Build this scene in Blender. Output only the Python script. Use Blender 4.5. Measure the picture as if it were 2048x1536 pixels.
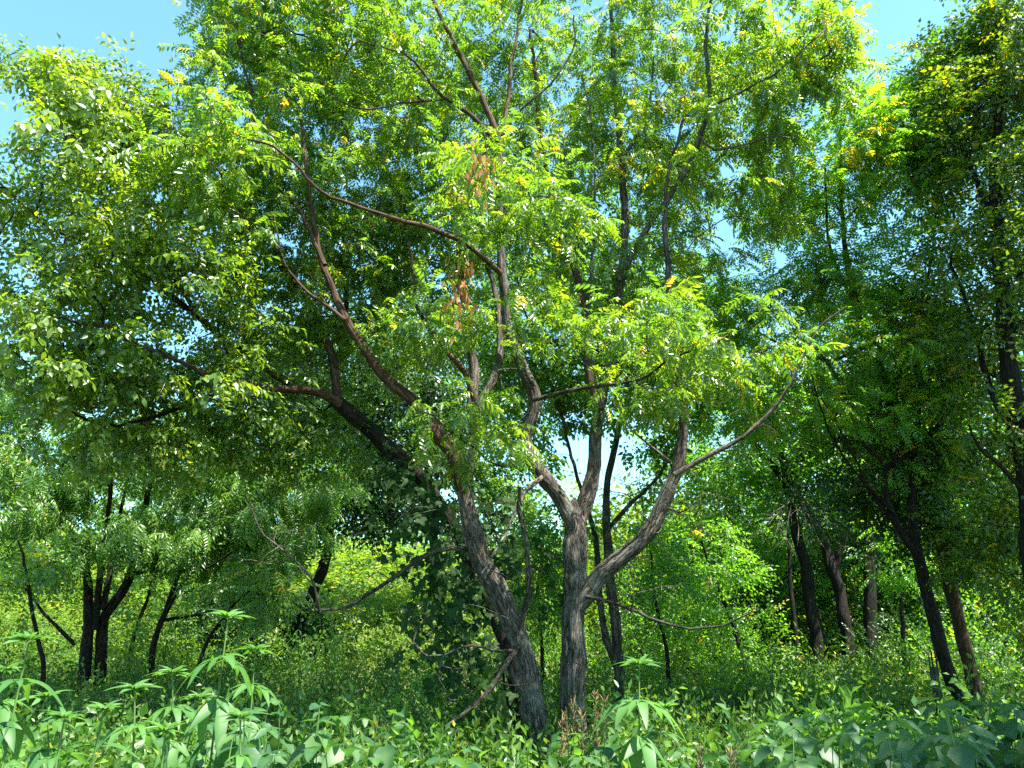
import bpy, math, random
import numpy as np
from mathutils import Vector, Matrix, noise as mnoise

rng = np.random.default_rng(11)
random.seed(11)
R = math.radians
scene = bpy.context.scene
for o in list(bpy.data.objects):
    bpy.data.objects.remove(o)
col = scene.collection

# ------------------------------------------------------------------ camera
PITCH = R(16.6)
FPX = 1547.0                       # focal length in pixels of the 2048-wide photograph
CAM = np.array([0.0, 0.0, 1.6])
cam_data = bpy.data.cameras.new('camera')
cam_data.sensor_width = 36.0
cam_data.lens = 36.0 * FPX / 2048.0
cam_data.clip_start = 0.05
cam_data.clip_end = 2000.0
cam = bpy.data.objects.new('camera', cam_data)
cam.location = CAM
cam.rotation_euler = (math.pi / 2 + PITCH, 0, 0)
col.objects.link(cam)
scene.camera = cam

# ------------------------------------------------------------------ sky, sun, exposure
SUN_EL, SUN_AZ = R(65), R(124)     # azimuth from +Y (away from the camera) towards +X
world = bpy.data.worlds.new('World')
scene.world = world
world.use_nodes = True
wn = world.node_tree.nodes
bg = wn['Background']
sky = wn.new('ShaderNodeTexSky')
sky.sky_type = 'NISHITA'
sky.sun_disc = False
sky.sun_elevation = SUN_EL
sky.sun_rotation = SUN_AZ
sky.air_density = 1.0
sky.dust_density = 0.6
sky.ozone_density = 0.3
wb = wn.new('ShaderNodeMix'); wb.data_type = 'RGBA'; wb.blend_type = 'MULTIPLY'      # the phone's cyan-leaning white balance, the same over the whole sky
wb.inputs[0].default_value = 1.0
wb.inputs[7].default_value = (0.70, 1.04, 1.0, 1)
world.node_tree.links.new(sky.outputs[0], wb.inputs[6])
world.node_tree.links.new(wb.outputs[2], bg.inputs[0])
bg.inputs[1].default_value = 0.10
sun_data = bpy.data.lights.new('sun', 'SUN')
sun_data.energy = 5.0
sun_data.angle = R(0.53)
sun_data.color = (1.0, 0.95, 0.85)
sun = bpy.data.objects.new('sun', sun_data)
sdir = Vector((math.sin(SUN_AZ) * math.cos(SUN_EL), math.cos(SUN_AZ) * math.cos(SUN_EL), math.sin(SUN_EL)))
sun.rotation_euler = sdir.to_track_quat('Z', 'Y').to_euler()
sun.location = (0, 0, 30)
col.objects.link(sun)
vs = scene.view_settings
vs.view_transform = 'Standard'
vs.look = 'None'
vs.gamma = 1.0
vs.use_curve_mapping = False
vs.exposure = 2.2
cy = scene.cycles
cy.max_bounces = 8
cy.diffuse_bounces = 6
cy.glossy_bounces = 2
cy.transmission_bounces = 4
cy.use_adaptive_sampling = True
cy.adaptive_threshold = 0.015
cy.use_denoising = False
cy.sample_clamp_indirect = 6.0
cy.caustics_reflective = False
cy.caustics_refractive = False

# ------------------------------------------------------------------ helpers
cp, sp = math.cos(PITCH), math.sin(PITCH)


def P(px, py, Y):
    """World point that stands Y metres ahead of the photographer on that line of sight."""
    u, v = (px - 1024.0) / FPX, (768.0 - py) / FPX
    d = np.array([u, cp - v * sp, sp + v * cp])
    return CAM + d * (Y / d[1])


def project(pts):
    q = np.asarray(pts) - CAM
    f = q[:, 1] * cp + q[:, 2] * sp
    v = -q[:, 1] * sp + q[:, 2] * cp
    f = np.maximum(f, 1e-3)
    return 1024 + FPX * q[:, 0] / f, 768 - FPX * v / f, f


def sstep(a, b, x):
    t = np.clip((x - a) / (b - a), 0, 1)
    return t * t * (3 - 2 * t)


def ground_z(x, y):
    x = np.asarray(x, float); y = np.asarray(y, float)
    hill = 3.4 * sstep(13, 42, y) * (1 - 0.75 * sstep(2, 12, x)) + 6.0 * sstep(40, 120, y)
    return hill + 0.06 * np.sin(x * 0.9 + 1.3) * np.cos(y * 0.7) + 0.05 * np.sin(x * 2.1 + y * 1.7)


def gz(x, y):
    return float(ground_z(x, y))


def mesh_obj(name, verts, faces, mat, parent=None, tint=None, bark=None, smooth=False):
    """verts (N,3), faces (M,k) all of one size -> one mesh object"""
    verts = np.ascontiguousarray(verts, dtype=np.float32)
    faces = np.ascontiguousarray(faces, dtype=np.int32)
    me = bpy.data.meshes.new(name)
    k = faces.shape[1]
    me.vertices.add(len(verts))
    me.vertices.foreach_set('co', verts.ravel())
    me.loops.add(faces.size)
    me.loops.foreach_set('vertex_index', faces.ravel())
    me.polygons.add(len(faces))
    me.polygons.foreach_set('loop_start', np.arange(0, faces.size, k, dtype=np.int32))
    if smooth:
        me.polygons.foreach_set('use_smooth', np.ones(len(faces), dtype=bool))
    if tint is not None:
        a = me.attributes.new('tint', 'FLOAT', 'POINT')
        a.data.foreach_set('value', np.ascontiguousarray(tint, dtype=np.float32))
    if bark is not None:
        a = me.attributes.new('bark', 'FLOAT_VECTOR', 'POINT')
        a.data.foreach_set('vector', np.ascontiguousarray(bark, dtype=np.float32).ravel())
    me.update(calc_edges=True)
    me.materials.append(mat)
    ob = bpy.data.objects.new(name, me)
    col.objects.link(ob)
    if parent is not None:
        ob.parent = parent
    return ob


def empty(name, loc, label=None, cat=None, group=None):
    o = bpy.data.objects.new(name, None)
    o.location = [float(c) for c in loc]
    o.empty_display_size = 0.1
    col.objects.link(o)
    tag(o, label, cat, group)
    return o


def tag(o, label=None, cat=None, group=None, kind=None):
    if label: o['label'] = label
    if cat: o['category'] = cat
    if group: o['group'] = group
    if kind: o['kind'] = kind
    return o


def norm(a):
    return a / np.maximum(np.linalg.norm(a, axis=-1, keepdims=True), 1e-9)


# ------------------------------------------------------------------ materials
def new_mat(name):
    m = bpy.data.materials.new(name)
    m.use_nodes = True
    nt = m.node_tree
    nt.nodes.clear()
    out = nt.nodes.new('ShaderNodeOutputMaterial')
    return m, nt, out


def ramp(nt, stops, interp='LINEAR'):
    r = nt.nodes.new('ShaderNodeValToRGB')
    r.color_ramp.interpolation = interp
    e = r.color_ramp.elements
    while len(e) > 1:
        e.remove(e[-1])
    e[0].position = stops[0][0]
    e[0].color = (*stops[0][1], 1)
    for p, c in stops[1:]:
        q = e.new(p)
        q.color = (*c, 1)
    return r


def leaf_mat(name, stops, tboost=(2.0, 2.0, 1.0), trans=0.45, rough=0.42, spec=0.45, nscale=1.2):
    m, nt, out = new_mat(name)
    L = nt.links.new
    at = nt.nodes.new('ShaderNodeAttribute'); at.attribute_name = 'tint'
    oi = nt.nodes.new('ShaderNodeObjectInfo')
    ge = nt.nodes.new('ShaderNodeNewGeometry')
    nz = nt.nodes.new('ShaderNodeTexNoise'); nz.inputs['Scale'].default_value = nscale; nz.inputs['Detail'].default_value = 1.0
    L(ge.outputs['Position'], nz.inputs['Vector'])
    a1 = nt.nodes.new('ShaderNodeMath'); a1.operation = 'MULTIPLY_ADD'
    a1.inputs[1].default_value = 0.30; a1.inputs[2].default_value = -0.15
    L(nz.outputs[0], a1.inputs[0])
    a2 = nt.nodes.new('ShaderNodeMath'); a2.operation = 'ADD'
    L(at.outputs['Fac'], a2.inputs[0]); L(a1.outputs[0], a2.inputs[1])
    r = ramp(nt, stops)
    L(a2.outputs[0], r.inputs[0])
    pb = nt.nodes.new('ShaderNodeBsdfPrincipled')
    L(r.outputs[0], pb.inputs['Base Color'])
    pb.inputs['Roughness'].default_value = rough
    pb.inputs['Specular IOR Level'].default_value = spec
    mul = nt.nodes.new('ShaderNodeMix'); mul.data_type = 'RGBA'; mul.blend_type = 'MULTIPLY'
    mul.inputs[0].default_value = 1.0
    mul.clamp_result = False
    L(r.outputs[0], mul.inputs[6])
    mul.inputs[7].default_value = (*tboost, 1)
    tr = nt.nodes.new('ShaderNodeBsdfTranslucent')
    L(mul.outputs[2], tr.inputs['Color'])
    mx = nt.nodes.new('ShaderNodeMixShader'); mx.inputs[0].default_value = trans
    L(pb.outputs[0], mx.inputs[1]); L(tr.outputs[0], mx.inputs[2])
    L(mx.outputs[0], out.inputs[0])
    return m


def bark_mat(name, dark, light, moss=None, scale=9.0, bump=0.9):
    m, nt, out = new_mat(name)
    L = nt.links.new
    at = nt.nodes.new('ShaderNodeAttribute'); at.attribute_name = 'bark'
    n1 = nt.nodes.new('ShaderNodeTexNoise'); n1.inputs['Scale'].default_value = scale; n1.inputs['Detail'].default_value = 6; n1.inputs['Roughness'].default_value = 0.65
    L(at.outputs['Vector'], n1.inputs['Vector'])
    r = ramp(nt, [(0.30, dark), (0.52, tuple((a + b) / 2 for a, b in zip(dark, light))), (0.72, light)])
    L(n1.outputs[0], r.inputs[0])
    last = r.outputs[0]
    n3 = nt.nodes.new('ShaderNodeTexNoise'); n3.inputs['Scale'].default_value = scale * 1.9; n3.inputs['Detail'].default_value = 2
    n3.inputs['Distortion'].default_value = 0.6
    L(at.outputs['Vector'], n3.inputs['Vector'])
    s1 = nt.nodes.new('ShaderNodeMath'); s1.operation = 'SUBTRACT'; s1.inputs[1].default_value = 0.5
    L(n3.outputs[0], s1.inputs[0])
    s2 = nt.nodes.new('ShaderNodeMath'); s2.operation = 'ABSOLUTE'; L(s1.outputs[0], s2.inputs[0])
    s3 = nt.nodes.new('ShaderNodeMapRange'); s3.inputs[1].default_value = 0.0; s3.inputs[2].default_value = 0.075
    L(s2.outputs[0], s3.inputs[0])
    fz = nt.nodes.new('ShaderNodeMix'); fz.data_type = 'RGBA'
    L(s3.outputs[0], fz.inputs[0]); fz.inputs[6].default_value = (*[c * 0.45 for c in dark], 1); L(last, fz.inputs[7])
    last = fz.outputs[2]
    if moss:
        ge = nt.nodes.new('ShaderNodeNewGeometry')
        n2 = nt.nodes.new('ShaderNodeTexNoise'); n2.inputs['Scale'].default_value = 5.0; n2.inputs['Detail'].default_value = 4
        L(ge.outputs['Position'], n2.inputs['Vector'])
        r2 = ramp(nt, [(0.52, (0, 0, 0)), (0.66, (1, 1, 1))])
        L(n2.outputs[0], r2.inputs[0])
        mx = nt.nodes.new('ShaderNodeMix'); mx.data_type = 'RGBA'
        L(r2.outputs[0], mx.inputs[0]); L(last, mx.inputs[6]); mx.inputs[7].default_value = (*moss, 1)
        last = mx.outputs[2]
    pb = nt.nodes.new('ShaderNodeBsdfPrincipled')
    L(last, pb.inputs['Base Color'])
    pb.inputs['Roughness'].default_value = 0.85
    pb.inputs['Specular IOR Level'].default_value = 0.2
    bp = nt.nodes.new('ShaderNodeBump'); bp.inputs['Strength'].default_value = bump; bp.inputs['Distance'].default_value = 0.02
    hs = nt.nodes.new('ShaderNodeMath'); hs.operation = 'MULTIPLY_ADD'; hs.inputs[1].default_value = 0.7
    L(s3.outputs[0], hs.inputs[0]); L(n1.outputs[0], hs.inputs[2])
    L(hs.outputs[0], bp.inputs['Height']); L(bp.outputs[0], pb.inputs['Normal'])
    L(pb.outputs[0], out.inputs[0])
    return m


def plain_mat(name, c1, c2, scale=6.0, rough=0.8, bump=0.0, detail=5):
    m, nt, out = new_mat(name)
    L = nt.links.new
    ge = nt.nodes.new('ShaderNodeNewGeometry')
    n1 = nt.nodes.new('ShaderNodeTexNoise'); n1.inputs['Scale'].default_value = scale; n1.inputs['Detail'].default_value = detail
    L(ge.outputs['Position'], n1.inputs['Vector'])
    r = ramp(nt, [(0.35, c1), (0.65, c2)])
    L(n1.outputs[0], r.inputs[0])
    pb = nt.nodes.new('ShaderNodeBsdfPrincipled')
    L(r.outputs[0], pb.inputs['Base Color'])
    pb.inputs['Roughness'].default_value = rough
    pb.inputs['Specular IOR Level'].default_value = 0.25
    if bump:
        bp = nt.nodes.new('ShaderNodeBump'); bp.inputs['Strength'].default_value = bump; bp.inputs['Distance'].default_value = 0.03
        L(n1.outputs[0], bp.inputs['Height']); L(bp.outputs[0], pb.inputs['Normal'])
    L(pb.outputs[0], out.inputs[0])
    return m


YEL = (0.42, 0.31, 0.03)
M = {}
M['leaf_main'] = leaf_mat('pinnate_leaf_green', [(0.0, (0.030, 0.090, 0.018)), (0.5, (0.078, 0.165, 0.020)), (0.90, (0.145, 0.228, 0.022)), (0.965, (0.20, 0.26, 0.02)), (0.985, YEL)], (2.9, 2.6, 0.7), 0.50, 0.32, 0.85)
M['leaf_left'] = leaf_mat('broad_leaf_green', [(0.0, (0.030, 0.075, 0.014)), (0.5, (0.078, 0.152, 0.018)), (0.92, (0.150, 0.222, 0.022)), (1.0, (0.21, 0.25, 0.02))], (2.9, 2.6, 0.7), 0.44, 0.36, 0.75)
M['leaf_right'] = leaf_mat('feathery_leaf_green', [(0.0, (0.034, 0.105, 0.018)), (0.5, (0.078, 0.190, 0.022)), (0.93, (0.125, 0.250, 0.020)), (0.985, YEL)], (2.9, 2.8, 0.7), 0.50, 0.36, 0.6)
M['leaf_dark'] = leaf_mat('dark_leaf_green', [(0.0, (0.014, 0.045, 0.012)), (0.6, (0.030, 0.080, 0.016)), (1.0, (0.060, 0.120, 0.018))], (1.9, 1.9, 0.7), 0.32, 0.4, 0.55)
M['leaf_edge'] = leaf_mat('yellowing_leaf_green', [(0.0, (0.020, 0.060, 0.012)), (0.5, (0.055, 0.125, 0.016)), (0.82, (0.15, 0.22, 0.018)), (0.95, (0.38, 0.34, 0.02))], (2.8, 2.4, 0.6), 0.42, 0.36, 0.7)
M['leaf_back'] = leaf_mat('background_leaf_green', [(0.0, (0.030, 0.085, 0.016)), (0.5, (0.065, 0.155, 0.020)), (1.0, (0.14, 0.23, 0.025))], (2.6, 2.4, 0.8), 0.46, 0.5, 0.4)
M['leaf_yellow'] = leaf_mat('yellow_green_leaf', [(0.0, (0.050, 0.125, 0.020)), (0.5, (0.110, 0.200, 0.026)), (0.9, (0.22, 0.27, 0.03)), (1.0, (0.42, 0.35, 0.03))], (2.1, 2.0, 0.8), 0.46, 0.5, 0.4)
M['leaf_willow'] = leaf_mat('pale_drooping_leaf', [(0.0, (0.045, 0.120, 0.025)), (0.5, (0.085, 0.190, 0.035)), (0.96, (0.150, 0.250, 0.040)), (0.99, (0.45, 0.30, 0.03))], (2.5, 2.4, 0.9), 0.46, 0.38, 0.6)
M['ragweed'] = leaf_mat('lobed_weed_leaf', [(0.0, (0.036, 0.112, 0.030)), (1.0, (0.080, 0.185, 0.045))], (2.2, 2.2, 0.8), 0.40, 0.5, 0.4)
M['heart'] = leaf_mat('downy_heart_leaf', [(0.0, (0.020, 0.070, 0.028)), (0.6, (0.038, 0.105, 0.038)), (1.0, (0.075, 0.150, 0.040))], (2.0, 2.1, 0.8), 0.36, 0.5, 0.4)
M['forb'] = leaf_mat('meadow_forb_leaf', [(0.0, (0.032, 0.090, 0.022)), (0.5, (0.068, 0.150, 0.026)), (0.88, (0.14, 0.21, 0.03)), (1.0, (0.42, 0.36, 0.03))], (1.8, 1.8, 0.8), 0.42, 0.5, 0.4)
M['vine'] = leaf_mat('dark_vine_leaf', [(0.0, (0.010, 0.034, 0.008)), (1.0, (0.024, 0.062, 0.012))], (2.2, 2.4, 0.6), 0.34, 0.6, 0.15)
M['dry'] = leaf_mat('dry_brown_leaf', [(0.0, (0.20, 0.09, 0.025)), (1.0, (0.42, 0.22, 0.06))], (1.2, 1.0, 0.7), 0.3, 0.7, 0.2)
M['bark_grey'] = bark_mat('furrowed_grey_bark', (0.034, 0.027, 0.022), (0.200, 0.165, 0.135), moss=(0.12, 0.115, 0.095))
M['bark_brown'] = bark_mat('red_brown_bark', (0.034, 0.018, 0.011), (0.135, 0.078, 0.048), scale=7.0, bump=0.4)
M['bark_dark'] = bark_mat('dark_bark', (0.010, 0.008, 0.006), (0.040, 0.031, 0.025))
M['bark_moss'] = bark_mat('lichen_bark', (0.022, 0.017, 0.014), (0.115, 0.092, 0.072), moss=(0.085, 0.095, 0.065))
M['dead'] = bark_mat('bleached_dead_wood', (0.10, 0.08, 0.06), (0.33, 0.28, 0.23))
M['stalk'] = plain_mat('green_stalk', (0.06, 0.12, 0.03), (0.10, 0.18, 0.05), 8)
M['rust'] = plain_mat('rusty_seed', (0.10, 0.07, 0.035), (0.22, 0.14, 0.07), 30)
M['stone'] = plain_mat('pale_rock', (0.30, 0.27, 0.24), (0.55, 0.50, 0.46), 5, 0.9, 0.5)
M['soil'] = plain_mat('weedy_soil', (0.045, 0.050, 0.018), (0.10, 0.105, 0.035), 1.3, 0.95, 0.6)

# ------------------------------------------------------------------ terrain
gx = np.concatenate([np.linspace(-300, -30, 20)[:-1], np.linspace(-30, 30, 121), np.linspace(30, 300, 20)[1:]])
gy = np.concatenate([np.linspace(-60, -2, 12)[:-1], np.linspace(-2, 50, 105), np.linspace(50, 600, 30)[1:]])
GX, GY = np.meshgrid(gx, gy)
gv = np.stack([GX.ravel(), GY.ravel(), ground_z(GX, GY).ravel()], 1)
nx = len(gx)
ii = (np.arange(len(gy) - 1)[:, None] * nx + np.arange(nx - 1)[None, :]).ravel()
ground = mesh_obj('ground', gv, np.stack([ii, ii + 1, ii + 1 + nx, ii + nx], 1), M['soil'], smooth=True)
tag(ground, 'weedy meadow ground rising to a low hill behind the trees', 'ground', kind='structure')


# ------------------------------------------------------------------ tubes
def resample(pts, rad, step):
    pts = np.asarray(pts, float); rad = np.asarray(rad, float)
    n = len(pts)
    ext = np.vstack([2 * pts[0] - pts[1], pts, 2 * pts[-1] - pts[-2]])
    re = np.concatenate([[rad[0]], rad, [rad[-1]]])
    op, orr = [], []
    for i in range(n - 1):
        p0, p1, p2, p3 = ext[i:i + 4]
        k = max(2, int(np.linalg.norm(p2 - p1) / step))
        t = (np.arange(k) / k)[:, None]
        op.append(0.5 * ((2 * p1) + (-p0 + p2) * t + (2 * p0 - 5 * p1 + 4 * p2 - p3) * t ** 2 + (-p0 + 3 * p1 - 3 * p2 + p3) * t ** 3))
        orr.append(re[i + 1] + (re[i + 2] - re[i + 1]) * t[:, 0])
    op.append(pts[-1:]); orr.append(rad[-1:])
    return np.vstack(op), np.concatenate(orr)


def tube(pts, rad, K=8, rough=0.0, cap=True):
    """one tapered tube -> verts, quads, bark coordinates"""
    n = len(pts)
    tan = norm(np.gradient(pts, axis=0))
    ref = np.array([0.0, 0, 1]) if abs(tan[0][2]) < 0.9 else np.array([0.0, 1, 0])
    N = np.zeros((n, 3))
    a = ref - tan[0] * ref.dot(tan[0])
    N[0] = a / np.linalg.norm(a)
    for i in range(1, n):
        a = N[i - 1] - tan[i] * N[i - 1].dot(tan[i])
        N[i] = a / max(np.linalg.norm(a), 1e-9)
    B = np.cross(tan, N)
    ang = np.arange(K) * 2 * math.pi / K
    ca, sa = np.cos(ang), np.sin(ang)
    s = np.concatenate([[0], np.cumsum(np.linalg.norm(np.diff(pts, axis=0), axis=1))])
    rr = np.repeat(rad[:, None], K, 1)
    r0 = float(np.mean(rad[: max(2, n // 3)]))
    bc = np.stack([np.repeat((ca * r0)[None], n, 0), np.repeat((sa * r0)[None], n, 0), np.repeat((s * 0.16)[:, None], K, 1)], -1)
    if rough:
        off = random.random() * 50
        for i in range(n):
            for j in range(K):
                q = Vector((ca[j] * r0 * 34 + off, sa[j] * r0 * 34, s[i] * 2.4))
                q2 = Vector((ca[j] * 1.3, sa[j] * 1.3, s[i] * 1.6 + off))
                rr[i, j] *= 1 + rough * (0.9 * (1 - 2 * abs(mnoise.noise(q))) - 0.4) + rough * 0.9 * mnoise.noise(q2)
    V = pts[:, None, :] + rr[:, :, None] * (ca[None, :, None] * N[:, None, :] + sa[None, :, None] * B[:, None, :])
    V = V.reshape(-1, 3)
    i0 = np.arange(n - 1)[:, None] * K
    j = np.arange(K)[None]
    j2 = (j + 1) % K
    F = np.stack([(i0 + j), (i0 + j2), (i0 + K + j2), (i0 + K + j)], -1).reshape(-1, 4)
    bc = bc.reshape(-1, 3) * 3.0
    return V, F, bc


def multi_tubes(chains, radii, K=4):
    """chains (T,n,3), radii (T,n) -> verts, quads, bark, all at once"""
    T, n, _ = chains.shape
    tan = norm(np.gradient(chains, axis=1))
    ref = np.where(np.abs(tan[:, :1, 2:3]) < 0.9, np.array([0.0, 0, 1]), np.array([0.0, 1, 0]))
    N = norm(ref - tan * (ref * tan).sum(-1, keepdims=True))
    B = np.cross(tan, N)
    ang = np.arange(K) * 2 * math.pi / K
    V = chains[:, :, None, :] + radii[:, :, None, None] * (np.cos(ang)[None, None, :, None] * N[:, :, None, :] + np.sin(ang)[None, None, :, None] * B[:, :, None, :])
    base = (np.arange(T) * n * K)[:, None, None]
    i0 = (np.arange(n - 1) * K)[None, :, None]
    j = np.arange(K)[None, None, :]
    j2 = (j + 1) % K
    F = np.stack([base + i0 + j, base + i0 + j2, base + i0 + K + j2, base + i0 + K + j], -1).reshape(-1, 4)
    V = V.reshape(-1, 3)
    return V, F, V * np.array([1, 1, 0.3])


# ------------------------------------------------------------------ leaf templates: verts, tris, leaflet id
def rhomb(base, d, side, up, L, W, fold=0.18, curl=0.12):
    """one folded leaflet of 4 triangles"""
    m = base + d * L * 0.42 - up * W * fold
    v = [base, m, base + d * L * 0.40 + side * W * 0.5 + up * W * 0.05, base + d * L * 0.40 - side * W * 0.5 + up * W * 0.05, base + d * L - up * L * curl]
    return v, [(0, 1, 2), (0, 3, 1), (1, 4, 2), (3, 4, 1)]


def kite(base, d, side, up, L, W, fold=0.18, curl=0.12):
    """one folded leaflet of 2 triangles"""
    a = base + d * L * 0.42 + up * W * fold
    return [base, a + side * W * 0.5, base + d * L - up * L * curl * 0.5, a - side * W * 0.5], [(0, 2, 1), (0, 3, 2)]


def lance(base, d, side, up, L, W, fold=0.2, curl=0.2, segs=6, prof=None):
    """one smooth folded leaf blade, segs*4 triangles"""
    if prof is None:
        prof = lambda t: (math.sin(math.pi * min(1, t) ** 0.75)) ** 0.9
    v, f = [], []
    for i in range(segs + 1):
        t = i / segs
        c = base + d * (L * t) - up * (L * curl * t * t)
        w = 0.5 * W * max(prof(t), 0.02)
        v += [c - up * (w * fold), c + side * w, c - side * w]
    for i in range(segs):
        a, b = i * 3, i * 3 + 3
        f += [(a, b, b + 1), (a, b + 1, a + 1), (a, a + 2, b + 2), (a, b + 2, b)]
    return v, f


class Tmpl:
    def __init__(self):
        self.v, self.f, self.k = [], [], []
        self.n = 0

    def add(self, vf):
        v, f = vf
        b = len(self.v)
        self.v += [np.asarray(q, float) for q in v]
        self.f += [tuple(i + b for i in t) for t in f]
        self.k += [self.n] * len(v)
        self.n += 1

    def done(self):
        return np.array(self.v), np.array(self.f, dtype=np.int32), np.array(self.k)


X, Yv, Z = np.eye(3)


def strip(a, b, w, up=Z):
    d = norm(b - a)
    s = np.cross(up, d) * w
    return [a - s, a + s, b], [(0, 1, 2)]


def pinnate(pairs, L, ll, lw, droop, hang, rs, fine=False, simple=False):
    T = Tmpl()
    def pt(t): return np.array([L * t * (1 - 0.15 * droop * t), 0, L * (0.10 * t - 0.75 * droop * t * t)])
    for i in range(3):
        T.add(strip(pt(i / 3), pt((i + 1) / 3 + 0.02), 0.0022))
    mk = lance if fine else (kite if simple else rhomb)
    kw = dict(segs=4) if fine else {}
    for i in range(pairs):
        t = 0.22 + 0.72 * i / (pairs - 1 + 1e-6) * 1.0
        t = min(t, 0.95)
        tan = norm(pt(t + 0.03) - pt(t - 0.03))
        sc = 0.75 + 0.35 * math.sin(math.pi * (0.2 + 0.7 * i / pairs))
        for sgn in (-1, 1):
            d = tan * (0.45 + rs.uniform(-0.12, 0.12)) + Yv * sgn * 0.85 - Z * (hang + rs.uniform(-0.15, 0.25))
            d = norm(d)
            up = norm(Z + Yv * sgn * hang * 0.8 + rs.normal(0, 0.18, 3))
            side = norm(np.cross(up, d)); up = np.cross(d, side)
            T.add(mk(pt(t), d, side, up, ll * sc * rs.uniform(0.85, 1.12), lw * sc, curl=rs.uniform(0.05, 0.25), **kw))
    tan = norm(pt(1) - pt(0.93) - Z * hang * 0.02)
    side = norm(np.cross(Z, tan)); up = np.cross(tan, side)
    T.add(mk(pt(1.0), tan, side, up, ll, lw, **kw))
    return T.done()


def sprig(n, L, ll, lw, rs, hang=0.25, fine=False, simple=False):
    """short shoot with simple leaves set alternately"""
    T = Tmpl()
    def pt(t): return np.array([L * t, 0, L * (0.15 * t - 0.35 * t * t)])
    T.add(strip(pt(0), pt(1.0), 0.003))
    for i in range(n):
        t = 0.12 + 0.88 * i / max(n - 1, 1)
        sgn = 1 if i % 2 else -1
        if i == n - 1: sgn *= 0.1
        d = norm(X * rs.uniform(0.3, 0.8) + Yv * sgn * rs.uniform(0.6, 1.0) + Z * rs.uniform(-0.5, 0.35) - Z * hang)
        up = norm(Z + rs.normal(0, 0.35, 3)); side = norm(np.cross(up, d)); up = np.cross(d, side)
        b = pt(t) + d * ll * 0.15
        T.add((lance(b, d, side, up, ll * rs.uniform(0.7, 1.15), lw, segs=4, curl=0.2) if fine else (kite if simple else rhomb)(b, d, side, up, ll * rs.uniform(0.7, 1.15), lw, curl=rs.uniform(0.1, 0.35))))
    return T.done()


rs = np.random.default_rng(5)
TM = {
    'main': [pinnate(p, L, 0.082, 0.034, dr, hg, rs, simple=True) for p, L, dr, hg in ((4, 0.24, 0.35, 0.25), (5, 0.29, 0.5, 0.45), (5, 0.27, 0.7, 0.6), (4, 0.22, 0.15, 0.15), (6, 0.31, 0.45, 0.35))],
    'main_fine': [pinnate(p, L, 0.090, 0.030, dr, hg, rs, True) for p, L, dr, hg in ((4, 0.24, 0.5, 0.5), (5, 0.29, 0.7, 0.7), (5, 0.27, 0.9, 0.8), (4, 0.22, 0.3, 0.4), (6, 0.31, 0.45, 0.35))],
    'left': [sprig(n, L, 0.088, 0.046, rs, h, simple=True) for n, L, h in ((6, 0.20, 0.3), (7, 0.24, 0.5), (5, 0.18, 0.2), (7, 0.22, 0.4))],
    'left_fine': [sprig(n, L, 0.094, 0.050, rs, h, True) for n, L, h in ((6, 0.20, 0.3), (7, 0.24, 0.5), (5, 0.18, 0.2), (7, 0.22, 0.4))],
    'feather': [pinnate(p, L, 0.062, 0.024, dr, hg, rs, simple=True) for p, L, dr, hg in ((6, 0.26, 0.3, 0.15), (7, 0.30, 0.45, 0.25), (7, 0.28, 0.6, 0.35))],
    'willow': [pinnate(p, L, 0.075, 0.024, dr, hg, rs, simple=True) for p, L, dr, hg in ((6, 0.30, 0.7, 0.5), (6, 0.34, 0.9, 0.6), (5, 0.27, 0.5, 0.4))],
    'small': [sprig(n, L, 0.062, 0.036, rs, h, simple=True) for n, L, h in ((7, 0.22, 0.1), (8, 0.26, 0.3), (6, 0.2, 0.2))],
    'coarse': [sprig(n, L, 0.12, 0.075, rs, h, simple=True) for n, L, h in ((7, 0.40, 0.1), (8, 0.46, 0.3), (6, 0.36, 0.2))],
    'clump': [sprig(n, L, 0.17, 0.075, rs, h, simple=False) for n, L, h in ((6, 0.45, 0.2), (7, 0.5, 0.4))],
    'forb': [sprig(n, L, 0.060, 0.024, rs, h, simple=True) for n, L, h in ((9, 0.34, -0.1), (11, 0.42, 0.0), (8, 0.28, 0.1))],
}


def frames(dirs, ups):
    x = norm(dirs)
    y = norm(np.cross(ups, x))
    z = np.cross(x, y)
    return np.stack([x, y, z], -1)         # columns


def scatter(kind, pos, dirs, ups, scale, tints):
    """leaf copies written straight into arrays"""
    tm = TM[kind]
    which = rng.integers(0, len(tm), len(pos))
    Vs, Fs, Ts = [], [], []
    off = 0
    Rm = frames(dirs, ups)
    for w in range(len(tm)):
        idx = np.nonzero(which == w)[0]
        if len(idx) == 0: continue
        v, f, k = tm[w]
        vv = np.einsum('mij,vj->mvi', Rm[idx], v) * scale[idx][:, None, None] + pos[idx][:, None, :]
        kt = rng.normal(0, 0.05, (len(idx), k.max() + 1))
        tt = tints[idx][:, None] + kt[:, k]
        n = len(v)
        ff = f[None] + (np.arange(len(idx)) * n)[:, None, None] + off
        off += len(idx) * n
        Vs.append(vv.reshape(-1, 3)); Fs.append(ff.reshape(-1, 3)); Ts.append(tt.ravel())
    return np.vstack(Vs), np.vstack(Fs), np.concatenate(Ts)


FINE_MESH = {}


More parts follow.
